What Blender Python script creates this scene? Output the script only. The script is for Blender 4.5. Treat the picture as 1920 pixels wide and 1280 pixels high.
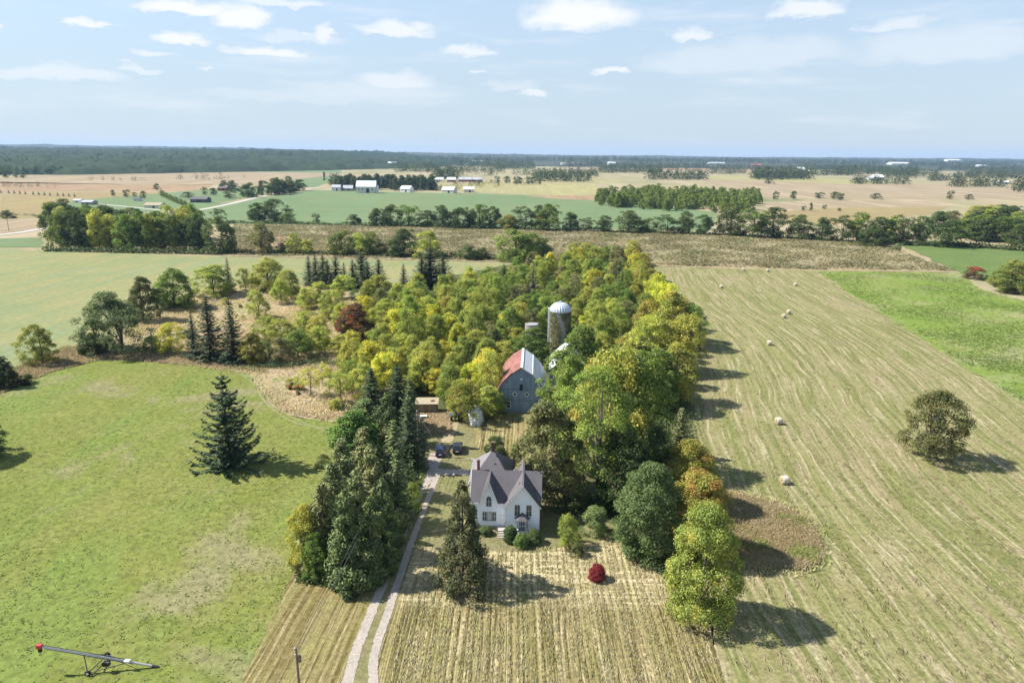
import bpy, math, random
import numpy as np
from mathutils import Vector, Matrix
R_ = math.radians
S = bpy.context.scene
for o in list(bpy.data.objects): bpy.data.objects.remove(o)
COL = S.collection

# ------------------------------------------------------------------ camera
CH = 58.0
pp, rr = R_(15.25), R_(0.6)
cF = np.array([0, math.cos(pp), -math.sin(pp)]); _R = np.array([1., 0, 0]); _U = np.array([0, math.sin(pp), math.cos(pp)])
cR = _R*math.cos(rr) + _U*math.sin(rr); cU = _U*math.cos(rr) - _R*math.sin(rr)
cam = bpy.data.cameras.new('camera'); camo = bpy.data.objects.new('camera', cam); COL.objects.link(camo)
cam.sensor_width = 36; cam.lens = 24; cam.clip_start = 1; cam.clip_end = 60000
camo.matrix_world = Matrix(((cR[0], cU[0], -cF[0], 0), (cR[1], cU[1], -cF[1], 0), (cR[2], cU[2], -cF[2], CH), (0, 0, 0, 1)))
S.camera = camo
def ray(x, y): return cF + cR*(x-960)/1280 + cU*(640-y)/1280
def P(x, y, z=0.):                                   # photo pixel -> point at height z
    d = ray(x, y); t = (z-CH)/d[2]; return np.array([0, 0, CH]) + d*t
def AY(x, y, Y):                                     # photo pixel -> point on the plane at distance Y
    d = ray(x, y); return np.array([0, 0, CH]) + d*Y/d[1]
def depth(pt): return float(np.dot(np.array(pt)-np.array([0, 0, CH]), cF))

# ------------------------------------------------------------------ light
SUN_EL, SUN_AZ = R_(46), R_(8)                      # from the left, slightly beyond the house
sv = Vector((-math.cos(SUN_EL)*math.cos(SUN_AZ), math.cos(SUN_EL)*math.sin(SUN_AZ), math.sin(SUN_EL)))
sl = bpy.data.lights.new('sun', 'SUN'); sl.energy = 5.0; sl.angle = R_(0.53); sl.color = (1, .955, .88)
so = bpy.data.objects.new('sun', sl); COL.objects.link(so); so.rotation_euler = (-sv).to_track_quat('-Z', 'Y').to_euler(); so.location = (-200, 40, 300)
S.view_settings.view_transform = 'Standard'; S.view_settings.look = 'None'; S.view_settings.gamma = 1
S.view_settings.exposure = 1.08
W = bpy.data.worlds.new('World'); S.world = W; W.use_nodes = True

class NT:
    """small helper round a node tree"""
    def __init__(s, tree): s.t = tree; s.n = tree.nodes; s.l = tree.links
    def new(s, typ, **kw):
        n = s.n.new(typ)
        for k, v in kw.items(): setattr(n, k, v)
        return n
    def put(s, sock, v):
        if isinstance(v, bpy.types.NodeSocket): s.l.new(v, sock)
        elif v is not None: sock.default_value = v
    def math(s, op, a, b=None, c=None, clamp=False):
        n = s.new('ShaderNodeMath', operation=op); n.use_clamp = clamp
        for i, v in enumerate((a, b, c)): s.put(n.inputs[i], v)
        return n.outputs[0]
    def mix(s, f, a, b, blend='MIX'):
        n = s.new('ShaderNodeMix', data_type='RGBA', blend_type=blend)
        s.put(n.inputs[0], f); s.put(n.inputs[6], a if not isinstance(a, tuple) else (*a[:3], 1)); s.put(n.inputs[7], b if not isinstance(b, tuple) else (*b[:3], 1))
        return n.outputs[2]
    def ramp(s, v, a, b, lo=0., hi=1.):
        n = s.new('ShaderNodeMapRange', interpolation_type='SMOOTHSTEP'); s.put(n.inputs[0], v)
        n.inputs[1].default_value = a; n.inputs[2].default_value = b; n.inputs[3].default_value = lo; n.inputs[4].default_value = hi
        return n.outputs[0]
    def noise(s, vec, scale, detail=3, rough=.55, dist=0.):
        n = s.new('ShaderNodeTexNoise'); n.inputs['Scale'].default_value = scale; n.inputs['Detail'].default_value = detail
        n.inputs['Roughness'].default_value = rough; n.inputs['Distortion'].default_value = dist
        if vec is not None: s.l.new(vec, n.inputs['Vector'])
        return n.outputs[0]
    def scale(s, vec, v, rotz=0, loc=(0, 0, 0)):
        n = s.new('ShaderNodeMapping'); s.l.new(vec, n.inputs[0]); n.inputs['Scale'].default_value = v; n.inputs['Rotation'].default_value = (0, 0, rotz); n.inputs['Location'].default_value = loc
        return n.outputs[0]

def build_world():
    t = NT(W.node_tree); t.n.clear()
    out = t.new('ShaderNodeOutputWorld'); bg = t.new('ShaderNodeBackground'); t.l.new(bg.outputs[0], out.inputs[0]); bg.inputs[1].default_value = 0.112
    sky = t.new('ShaderNodeTexSky', sky_type='NISHITA'); sky.sun_disc = False
    sky.sun_elevation = SUN_EL; sky.sun_rotation = R_(270)+SUN_AZ; sky.altitude = 200; sky.air_density = 1.0; sky.dust_density = 0.3; sky.ozone_density = 1.6
    tc = t.new('ShaderNodeTexCoord'); sx = t.new('ShaderNodeSeparateXYZ'); t.l.new(tc.outputs['Generated'], sx.inputs[0])
    az = t.math('ARCTAN2', sx.outputs[0], sx.outputs[1]); el = t.math('ARCSINE', sx.outputs[2])
    az = t.math('WRAP', az, R_(60), R_(-60))           # the cloud field goes on all round the horizon
    cb = t.new('ShaderNodeCombineXYZ'); t.l.new(az, cb.inputs[0]); t.l.new(t.math('MULTIPLY', el, 2.2), cb.inputs[1])
    n1 = t.math('SUBTRACT', t.noise(cb.outputs[0], 22, 7, .6), .5); n2 = t.math('SUBTRACT', t.noise(t.scale(cb.outputs[0], (1, 1, 1), 0, (5, 3, 1)), 22, 7, .6), .5)
    az2 = t.math('ADD', az, t.math('MULTIPLY', n1, .085)); el2 = t.math('ADD', el, t.math('MULTIPLY', n2, .034))
    clouds = [(160,44,52,15,.9),(345,72,68,18,.95),(345,14,110,20,1),(455,28,55,34,1),(602,62,22,20,.8),(500,97,70,17,.9),(740,53,75,18,.85),(885,97,52,16,.75),
              (1085,26,112,42,1),(1145,132,27,11,.8),(1300,65,48,18,.75),(1510,16,80,24,.85),(1680,44,60,20,.55),(1000,172,24,10,.7),(285,100,38,9,.6),(742,150,70,24,.6),
              (100,136,140,18,.5),(700,172,170,24,.35),(1330,112,140,40,.35),(395,131,22,7,.6),(895,128,15,7,.6),(5,47,24,14,.8),(255,125,40,9,.5),(560,70,90,14,.4),(950,160,60,12,.3),(620,185,240,16,.25),(1450,95,160,40,.35),(1780,80,200,50,.4),(520,2,90,12,.7)]
    acc = None
    for (x, y, w, h, a) in clouds:
        d = ray(x, y); d = d/np.linalg.norm(d); a0 = math.atan2(d[0], d[1]); e0 = math.asin(d[2])
        d2 = ray(x+w, y); d2 = d2/np.linalg.norm(d2); sa = abs(math.atan2(d2[0], d2[1])-a0)
        d3 = ray(x, y-h); d3 = d3/np.linalg.norm(d3); se = abs(math.asin(d3[2])-e0)
        ux = t.math('DIVIDE', t.math('SUBTRACT', az2, a0), sa*1.15); uy = t.math('DIVIDE', t.math('SUBTRACT', el2, e0-se*.25), se*1.1)
        uy = t.math('MAXIMUM', uy, t.math('MULTIPLY', uy, -1.9))           # flat undersides
        q = t.math('ADD', t.math('MULTIPLY', ux, ux), t.math('MULTIPLY', uy, uy))
        m = t.ramp(q, 1.15, .1, 0, a)
        acc = m if acc is None else t.math('MAXIMUM', acc, m)
    veil = t.ramp(t.noise(t.scale(cb.outputs[0], (3, 9, 1), 0.05), 1.6, 6, .62), .48, .8, 0, .5)
    acc = t.math('MAXIMUM', acc, veil)
    # above the cumulus level the same sky, thin cloud only
    acc = t.math('MULTIPLY', acc, t.ramp(el, -.02, .07))
    low = t.ramp(el, .45, -.01, .35, .9)
    col = t.mix(low, sky.outputs[0], (2.3, 2.75, 3.2))
    col = t.mix(t.math('MULTIPLY', acc, .92), col, (4.3, 4.35, 4.45))
    t.l.new(col, bg.inputs[0])
build_world()

# ------------------------------------------------------------------ mesh helpers
def mesh_np(name, V, F, smooth=False):
    """V (n,3); F list of arrays (m,k)"""
    if isinstance(F, np.ndarray): F = [F]
    F = [np.asarray(f, dtype=np.int32) for f in F if len(f)]
    me = bpy.data.meshes.new(name); me.vertices.add(len(V)); me.vertices.foreach_set('co', np.ascontiguousarray(V, dtype=np.float32).ravel())
    loops = np.concatenate([f.ravel() for f in F]); tot = np.concatenate([np.full(len(f), f.shape[1], np.int32) for f in F])
    me.loops.add(len(loops)); me.loops.foreach_set('vertex_index', loops)
    me.polygons.add(len(tot)); st = np.zeros(len(tot), np.int32); st[1:] = np.cumsum(tot)[:-1]
    me.polygons.foreach_set('loop_start', st); me.polygons.foreach_set('loop_total', tot)
    if smooth: me.polygons.foreach_set('use_smooth', np.ones(len(tot), bool))
    me.update(calc_edges=True); me.validate(); return me
def link(o, parent=None):
    COL.objects.link(o)
    if parent is not None: o.parent = parent
    return o
def tag(o, label=None, cat=None, group=None, kind=None):
    if label: o['label'] = label
    if cat: o['category'] = cat
    if group: o['group'] = group
    if kind: o['kind'] = kind
    return o
def thing(name, loc, label, cat, rz=0, group=None):
    o = bpy.data.objects.new(name, None); o.empty_display_size = .5; link(o); o.location = loc; o.rotation_euler = (0, 0, rz)
    return tag(o, label, cat, group)
def ortho(d):
    d = d/np.linalg.norm(d); a = np.array([0, 0, 1.]) if abs(d[2]) < .9 else np.array([1., 0, 0])
    u = np.cross(d, a); u /= np.linalg.norm(u); return u, np.cross(d, u)
class MB:
    def __init__(s): s.v = []; s.f = []
    def add(s, V, F):
        b = len(s.v); s.v += [tuple(map(float, p)) for p in V]; s.f += [tuple(int(i)+b for i in f) for f in F]; return s
    def box(s, c, d, rz=0, tilt=0):
        x, y, z = d[0]/2, d[1]/2, d[2]/2; V = []
        for a in (-x, x):
            for b in (-y, y):
                for e in (-z, z):
                    X, Y, Z = a, b*math.cos(tilt)-e*math.sin(tilt), b*math.sin(tilt)+e*math.cos(tilt)
                    V.append((c[0]+X*math.cos(rz)-Y*math.sin(rz), c[1]+X*math.sin(rz)+Y*math.cos(rz), c[2]+Z))
        return s.add(V, [(0,1,3,2),(4,6,7,5),(0,4,5,1),(2,3,7,6),(0,2,6,4),(1,5,7,3)])
    def bx(s, x0, x1, y0, y1, z0, z1): return s.box(((x0+x1)/2, (y0+y1)/2, (z0+z1)/2), (x1-x0, y1-y0, z1-z0))
    def slab(s, pts, th):
        """planar polygon thickened by vector th (or along its normal when th is a number)"""
        pts = np.array(pts, float)
        if np.isscalar(th):
            n = np.zeros(3)
            for i in range(len(pts)): n += np.cross(pts[i], pts[(i+1) % len(pts)])
            th = n/np.linalg.norm(n)*th
        n = len(pts); V = np.vstack([pts, pts+np.array(th)])
        return s.add(V, [tuple(range(n))[::-1], tuple(range(n, 2*n))] + [(i, (i+1) % n, n+(i+1) % n, n+i) for i in range(n)])
    def tube(s, pts, rad, n=6, cap=True):
        pts = [np.array(p, float) for p in pts]; rad = [rad]*len(pts) if np.isscalar(rad) else rad; V = []; F = []
        for i, p in enumerate(pts):
            d = pts[min(i+1, len(pts)-1)]-pts[max(i-1, 0)]; u, w = ortho(d)
            for k in range(n): a = 2*math.pi*k/n; V.append(p+(u*math.cos(a)+w*math.sin(a))*rad[i])
        for i in range(len(pts)-1):
            for k in range(n): F.append((i*n+k, i*n+(k+1) % n, (i+1)*n+(k+1) % n, (i+1)*n+k))
        if cap: F += [tuple(range(n))[::-1], tuple(range((len(pts)-1)*n, len(pts)*n))]
        return s.add(V, F)
    def lathe(s, prof, n=24, c=(0, 0, 0), axis='z'):
        V = []; F = []
        for (r, z) in prof:
            for k in range(n):
                a = 2*math.pi*k/n; q = (r*math.cos(a), r*math.sin(a), z)
                if axis == 'x': q = (q[2], q[0], q[1])
                if axis == 'y': q = (q[0], q[2], q[1])
                V.append((c[0]+q[0], c[1]+q[1], c[2]+q[2]))
        for i in range(len(prof)-1):
            for k in range(n): F.append((i*n+k, i*n+(k+1) % n, (i+1)*n+(k+1) % n, (i+1)*n+k))
        F += [tuple(range(n))[::-1], tuple(range((len(prof)-1)*n, len(prof)*n))]
        return s.add(V, F)
    def mesh(s, name, smooth=False):
        me = bpy.data.meshes.new(name); me.from_pydata(s.v, [], s.f); me.update()
        if smooth: me.polygons.foreach_set('use_smooth', np.ones(len(me.polygons), bool))
        return me
    def build(s, name, mat, parent=None, smooth=False):
        me = s.mesh(name, smooth); me.materials.append(mat); return link(bpy.data.objects.new(name, me), parent)

# ------------------------------------------------------------------ materials
def newmat(name):
    m = bpy.data.materials.new(name); m.use_nodes = True; t = NT(m.node_tree); b = t.n['Principled BSDF']; b.inputs['Specular IOR Level'].default_value = .25
    return m, t, b
def plain(name, col, rough=.7, metal=0, var=.15, scale=3, bump=0, spec=.3):
    m, t, b = newmat(name); tc = t.new('ShaderNodeTexCoord')
    n = t.noise(tc.outputs['Object'], scale, 5, .65)
    t.l.new(t.mix(n, tuple(c*(1-var) for c in col), tuple(min(1, c*(1+var)) for c in col)), b.inputs['Base Color'])
    b.inputs['Roughness'].default_value = rough; b.inputs['Metallic'].default_value = metal; b.inputs['Specular IOR Level'].default_value = spec
    if bump:
        bn = t.new('ShaderNodeBump'); bn.inputs['Distance'].default_value = bump; t.l.new(n, bn.inputs['Height']); t.l.new(bn.outputs[0], b.inputs['Normal'])
    return m
def leafmat(name, c1, c2, c3=None, top=None, trans=.36, cut=(.42, .6), sc=.3, k=1.45):
    c1, c2 = tuple(x*k for x in c1), tuple(x*k for x in c2); c3 = c3 and tuple(x*k for x in c3)
    m, t, b = newmat(name); tc = t.new('ShaderNodeTexCoord'); oi = t.new('ShaderNodeObjectInfo'); ge = t.new('ShaderNodeNewGeometry')
    off = t.new('ShaderNodeVectorMath', operation='ADD'); t.l.new(tc.outputs['Object'], off.inputs[0])
    sh = t.new('ShaderNodeVectorMath', operation='SCALE'); sh.inputs[0].default_value = (37, 53, 29); t.l.new(oi.outputs['Random'], sh.inputs['Scale']); t.l.new(sh.outputs[0], off.inputs[1])
    n = t.ramp(t.noise(off.outputs[0], sc, 3, .6), cut[0], cut[1]); col = t.mix(n, c1, c2)
    if c3 is not None:
        n3 = t.noise(t.scale(off.outputs[0], (1, 1, 1), 0, (9, 4, 2)), sc*1.4, 3, .6)
        if top is not None:
            sx = t.new('ShaderNodeSeparateXYZ'); t.l.new(tc.outputs['Generated'], sx.inputs[0]); n3 = t.math('ADD', n3, t.math('MULTIPLY', t.math('SUBTRACT', sx.outputs[2], .6), top))
        col = t.mix(t.ramp(n3, .52, .66), col, c3)
    v = t.math('MULTIPLY_ADD', ge.outputs['Random Per Island'], .7, .65); v = t.math('MULTIPLY', v, t.math('MULTIPLY_ADD', oi.outputs['Random'], .35, .82))
    hs = t.new('ShaderNodeHueSaturation'); t.l.new(col, hs.inputs['Color']); t.l.new(v, hs.inputs['Value'])
    wn = t.new('ShaderNodeTexWhiteNoise', noise_dimensions='1D'); t.l.new(oi.outputs['Random'], wn.inputs['W'])
    t.l.new(t.math('MULTIPLY_ADD', wn.outputs[0], .03, .483), hs.inputs['Hue'])
    t.l.new(hs.outputs[0], b.inputs['Base Color']); b.inputs['Roughness'].default_value = .62; b.inputs['Specular IOR Level'].default_value = .18
    tr = t.new('ShaderNodeBsdfTranslucent'); t.l.new(t.mix(1., hs.outputs[0], (1.1, 1.25, .6), 'MULTIPLY'), tr.inputs[0])
    ms = t.new('ShaderNodeMixShader'); ms.inputs[0].default_value = trans; t.l.new(b.outputs[0], ms.inputs[1]); t.l.new(tr.outputs[0], ms.inputs[2])
    t.l.new(ms.outputs[0], t.n['Material Output'].inputs[0]); return m
M = {}
M['bark'] = plain('bark', (.085, .07, .055), .9, var=.35, scale=4); M['greybark'] = plain('grey_bark', (.2, .18, .155), .9, var=.3, scale=4)
L = {}
L['yellowgreen'] = leafmat('leaf_yellow_green', (.175, .19, .045), (.25, .245, .052), (.115, .14, .036), k=1.78, trans=.4)
L['yellow'] = leafmat('leaf_yellow', (.34, .30, .04), (.26, .27, .04), (.19, .22, .035), k=1.78, trans=.4)
L['gold'] = leafmat('leaf_gold', (.24, .20, .045), (.20, .195, .045), (.15, .155, .04), k=1.75, trans=.4)
L['green'] = leafmat('leaf_green', (.085, .12, .03), (.13, .165, .038), (.06, .092, .026), k=1.78, trans=.4)
L['bright'] = leafmat('leaf_bright_green', (.125, .155, .034), (.18, .20, .044), (.085, .118, .03), k=1.78, trans=.4)
L['dark'] = leafmat('leaf_dark_green', (.035, .06, .02), (.06, .085, .026), (.07, .085, .03))
L['hedge'] = leafmat('leaf_hedgerow', (.04, .066, .022), (.075, .10, .032), (.10, .11, .035))
L['wood'] = leafmat('leaf_woodlot', (.055, .085, .022), (.10, .13, .03), (.15, .15, .035), k=1.7)
L['olive'] = leafmat('leaf_olive', (.10, .105, .042), (.16, .145, .065), (.065, .085, .03), k=1.75, trans=.4)
L['oak'] = leafmat('leaf_oak', (.055, .062, .022), (.085, .085, .03), (.10, .08, .03))
L['cool'] = leafmat('leaf_cool_green', (.085, .115, .042), (.12, .15, .055), (.065, .095, .035), k=1.7, trans=.35)
L['autumn'] = leafmat('leaf_autumn', (.17, .175, .038), (.21, .19, .042), (.27, .165, .045), top=.12, k=1.7, trans=.4)
L['maple'] = leafmat('leaf_maple_turning', (.115, .14, .032), (.16, .17, .04), (.22, .195, .045), k=1.7)
L['grey'] = leafmat('leaf_grey_green', (.085, .105, .05), (.125, .14, .065), (.065, .085, .035), k=1.75, trans=.4)
L['red'] = leafmat('leaf_red', (.15, .03, .022), (.21, .045, .03), (.11, .035, .025))
L['rust'] = leafmat('leaf_rust_brown', (.075, .055, .03), (.10, .068, .03), (.26, .075, .03), top=.25)
L['spruce'] = leafmat('needle_spruce', (.024, .042, .018), (.042, .062, .024), (.052, .068, .026), trans=.1)
L['cedar'] = leafmat('needle_cedar', (.085, .10, .038), (.125, .13, .05), (.055, .072, .028), trans=.12, sc=.5, k=1.85)
L['frontcedar'] = leafmat('needle_front_cedar', (.05, .058, .025), (.075, .078, .032), (.04, .05, .02), trans=.12, sc=.5)
L['sprucelite'] = leafmat('needle_spruce_light', (.06, .088, .03), (.095, .118, .04), (.055, .07, .028), trans=.12, sc=.5, k=1.85)
L['pine'] = leafmat('needle_pine', (.065, .12, .02), (.12, .175, .03), (.05, .085, .02), trans=.15, k=1.3)
L['purple'] = leafmat('needle_purple_spruce', (.06, .055, .05), (.085, .075, .062), (.05, .055, .04), trans=.1)
L['box'] = leafmat('leaf_box', (.035, .06, .02), (.055, .085, .025), trans=.1)
L['boxlight'] = leafmat('leaf_box_light', (.075, .125, .03), (.10, .155, .04), trans=.1)
L['weed'] = leafmat('dry_weed', (.36, .28, .18), (.42, .33, .21), (.27, .25, .12), trans=.4, sc=.09, k=1.1)
L['weedred'] = leafmat('red_weed', (.35, .29, .15), (.38, .32, .19), (.25, .27, .09), trans=.4, sc=.12, k=1.05)
L['scrub'] = leafmat('field_scrub', (.21, .175, .10), (.27, .225, .13), (.16, .16, .075), trans=.25, sc=.03, k=1.0)
L['tuft'] = leafmat('grass_tuft', (.13, .17, .045), (.16, .20, .06), (.11, .15, .035), trans=.35, sc=.06, k=1.0)
L['hay'] = leafmat('hay_wisp', (.29, .25, .14), (.24, .21, .10), (.18, .17, .065), trans=.2, sc=.1, k=1.0)
L['far'] = leafmat('leaf_far_wood', (.03, .05, .024), (.075, .10, .036), (.11, .115, .036), sc=.02, k=1.1)

def groundmat(name, a, b, c, big=.02, mid=.15, fine=1.6, bump=.12, streak=None, patch=None, spots=0, finev=.35):
    m, t, bs = newmat(name); tc = t.new('ShaderNodeTexCoord'); v = tc.outputs['Object']
    n1 = t.ramp(t.noise(v, big, 5, .6, .4), .36, .66); n2 = t.ramp(t.noise(v, mid, 5, .65, .3), .35, .68); n3 = t.noise(v, fine, 6, .7)
    col = t.mix(n1, a, b); col = t.mix(t.math('MULTIPLY', n2, .65), col, c)
    if streak:                                         # (angle, spacing, length, colour, strength)
        for (ang, sp, ln, sc_, st) in streak:
            ns = t.noise(t.scale(v, (1/sp, 1/ln, 1), ang), 1., 3, .6, .15); col = t.mix(t.ramp(ns, .45, .7, 0, st), col, sc_)
    if patch: col = t.mix(t.ramp(t.noise(v, patch[0], 4, .6, .5), patch[2], patch[2]+.12, 0, patch[3]), col, patch[1])
    if spots:
        vo = t.noise(v, .55, 2, .5); col = t.mix(t.ramp(vo, .63, .75, 0, spots), col, tuple(x*.55 for x in a))
    hv = t.new('ShaderNodeHueSaturation'); t.l.new(col, hv.inputs['Color']); t.l.new(t.math('MULTIPLY_ADD', n3, finev*4.4, 1-finev*2.2), hv.inputs['Value'])
    t.l.new(hv.outputs[0], bs.inputs['Base Color']); bs.inputs['Roughness'].default_value = .95; bs.inputs['Specular IOR Level'].default_value = .05
    if bump:
        bn = t.new('ShaderNodeBump'); bn.inputs['Distance'].default_value = bump; bn.inputs['Strength'].default_value = .8
        t.l.new(t.math('ADD', n3, t.math('MULTIPLY', n2, .6)), bn.inputs['Height']); t.l.new(bn.outputs[0], bs.inputs['Normal'])
    return m
def rowmat(name, a, b, dark, light, curve, spacing, bump=.1, cross=None, greens=None):
    """mown rows along Y, bent sideways by curve [(Y, offset)]"""
    m, t, bs = newmat(name); tc = t.new('ShaderNodeTexCoord'); v = tc.outputs['Object']
    sx = t.new('ShaderNodeSeparateXYZ'); t.l.new(v, sx.inputs[0])
    y0, y1 = curve[0][0], curve[-1][0]; f0 = min(c[1] for c in curve); f1 = max(c[1] for c in curve)+1e-3
    fc = t.new('ShaderNodeFloatCurve'); cm = fc.mapping; pts = cm.curves[0].points
    nrm = [((y-y0)/(y1-y0), (f-f0)/(f1-f0)) for y, f in curve]
    pts[0].location = nrm[0]; pts[-1].location = nrm[-1]
    for q in nrm[1:-1]: pts.new(*q)
    cm.update(); t.l.new(t.math('DIVIDE', t.math('SUBTRACT', sx.outputs[1], y0), y1-y0, clamp=True), fc.inputs['Value'])
    off = t.math('MULTIPLY_ADD', fc.outputs[0], f1-f0, f0)
    wob = t.math('MULTIPLY', t.math('SUBTRACT', t.noise(v, .04, 2), .5), spacing*2.2)
    u = t.math('ADD', t.math('SUBTRACT', sx.outputs[0], off), wob)
    cb = t.new('ShaderNodeCombineXYZ'); t.l.new(u, cb.inputs[0]); t.l.new(sx.outputs[1], cb.inputs[1]); w = cb.outputs[0]
    n1 = t.ramp(t.noise(v, .03, 5, .6, .4), .36, .66); col = t.mix(n1, a, b)
    fine = t.noise(v, 2.2, 6, .78); mid = t.noise(v, .22, 4, .6)
    col = t.mix(t.ramp(mid, .4, .7, 0, .5), col, greens or a)
    s1 = t.noise(t.scale(w, (1/spacing, .016, 1)), 1., 2, .5); s2 = t.noise(t.scale(w, (.45/spacing, .012, 1), 0, (7, 3, 0)), 1., 3, .6); s3 = t.noise(t.scale(w, (2.0/spacing, .05, 1), 0, (3, 8, 0)), 1., 2, .6)
    brk = t.ramp(t.noise(v, .9, 4, .7), .25, .6)
    col = t.mix(t.math('MULTIPLY', t.ramp(s1, .46, .58, 0, .95), brk), col, dark)
    col = t.mix(t.math('MULTIPLY', t.ramp(s3, .52, .66, 0, .8), brk), col, light)
    col = t.mix(t.ramp(s2, .52, .66, 0, .55), col, greens or dark)
    if cross:                                         # rows across, inside a band (y0, y1)
        c1 = t.noise(t.scale(v, (.05, 1/.8, 1)), 1., 2, .5); band = t.math('MULTIPLY', t.ramp(t.math('ADD', sx.outputs[1], t.math('MULTIPLY', mid, 6)), cross[0], cross[0]+2.5), t.ramp(sx.outputs[1], cross[1]+4, cross[1]))
        col = t.mix(t.math('MULTIPLY', t.ramp(c1, .45, .6, 0, .75), band), col, light)
        col = t.mix(t.math('MULTIPLY', band, .35), col, light)
    hv = t.new('ShaderNodeHueSaturation'); t.l.new(col, hv.inputs['Color']); t.l.new(t.math('MULTIPLY_ADD', fine, 2.4, -.2), hv.inputs['Value'])
    t.l.new(hv.outputs[0], bs.inputs['Base Color']); bs.inputs['Roughness'].default_value = .95; bs.inputs['Specular IOR Level'].default_value = .05
    bn = t.new('ShaderNodeBump'); bn.inputs['Distance'].default_value = bump; bn.inputs['Strength'].default_value = .9
    t.l.new(t.math('ADD', t.math('ADD', fine, t.math('MULTIPLY', s3, 1.2)), t.math('MULTIPLY', s1, -.8)), bn.inputs['Height']); t.l.new(bn.outputs[0], bs.inputs['Normal'])
    return m

# ------------------------------------------------------------------ ground, fields
rng = np.random.default_rng(7)
def jag(poly, amp=.006, step=.012, seed=0):
    """a field edge is never a ruled line: split it and let it wander a little"""
    g = np.random.default_rng(seed); out = []; n = len(poly)
    for i in range(n):
        a, b = np.array(poly[i]), np.array(poly[(i+1) % n]); ln = np.linalg.norm(b-a); dist = max(60, np.hypot(*((a+b)/2)))
        k = int(np.clip(ln/(dist*step), 1, 160))
        for j in range(k):
            q = a+(b-a)*j/k
            if j: q = q+g.normal(0, 1, 2)*min(dist*amp*.35, 1.6)
            out.append(q)
    return out
def field(name, px, mat, z, seed=0, amp=.006, ground=False):
    poly = [q if ground else P(*q)[:2] for q in px]; poly = jag(poly, amp, seed=seed)
    me = bpy.data.meshes.new(name); me.from_pydata([(q[0], q[1], z) for q in poly], [], [tuple(range(len(poly)))]); me.update()
    if me.polygons[0].normal.z < 0: me.flip_normals()
    me.materials.append(mat); return tag(link(bpy.data.objects.new(name, me)), kind='structure')
def smoothline(pts, n=12):
    pts = [np.array(p, float) for p in pts]; out = []
    for i in range(len(pts)-1):
        p0, p1, p2, p3 = pts[max(i-1, 0)], pts[i], pts[i+1], pts[min(i+2, len(pts)-1)]
        for k in range(n):
            s = k/n; out.append(.5*((2*p1)+(-p0+p2)*s+(2*p0-5*p1+4*p2-p3)*s*s+(-p0+3*p1-3*p2+p3)*s**3))
    return out+[pts[-1]]
def ribbon(name, px, widths, mat, z, seed=0, jit=.09):
    g = np.random.default_rng(seed); pts = smoothline([np.append(P(*q)[:2], w) for q, w in zip(px, widths)], 26)
    V = []
    for i, p in enumerate(pts):
        d = pts[min(i+1, len(pts)-1)][:2]-pts[max(i-1, 0)][:2]; d = d/np.linalg.norm(d); nn = np.array([-d[1], d[0]]); w = p[2]/2
        V += [(*(p[:2]+nn*w*(1+g.normal(0, jit))), z), (*(p[:2]-nn*w*(1+g.normal(0, jit))), z)]
    F = [(2*i, 2*i+1, 2*i+3, 2*i+2) for i in range(len(pts)-1)]
    me = bpy.data.meshes.new(name); me.from_pydata(V, [], F); me.update()
    if me.polygons[0].normal.z < 0: me.flip_normals()
    me.materials.append(mat); return tag(link(bpy.data.objects.new(name, me)), kind='structure')

FAR = 13500
gm = groundmat('farmland', (.25, .205, .12), (.17, .18, .085), (.30, .24, .155), big=.0035, mid=.012, fine=.25, bump=0, streak=[(1.5, 30, 500, (.13, .16, .07), .6), (1.57, 60, 900, (.33, .27, .19), .6)], finev=.15)
me = bpy.data.meshes.new('ground'); me.from_pydata([(-FAR, -300, -.03), (FAR, -300, -.03), (FAR, FAR, -.03), (-FAR, FAR, -.03)], [], [(0, 1, 2, 3)]); me.materials.append(gm)
tag(link(bpy.data.objects.new('ground', me)), kind='structure')

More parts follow.
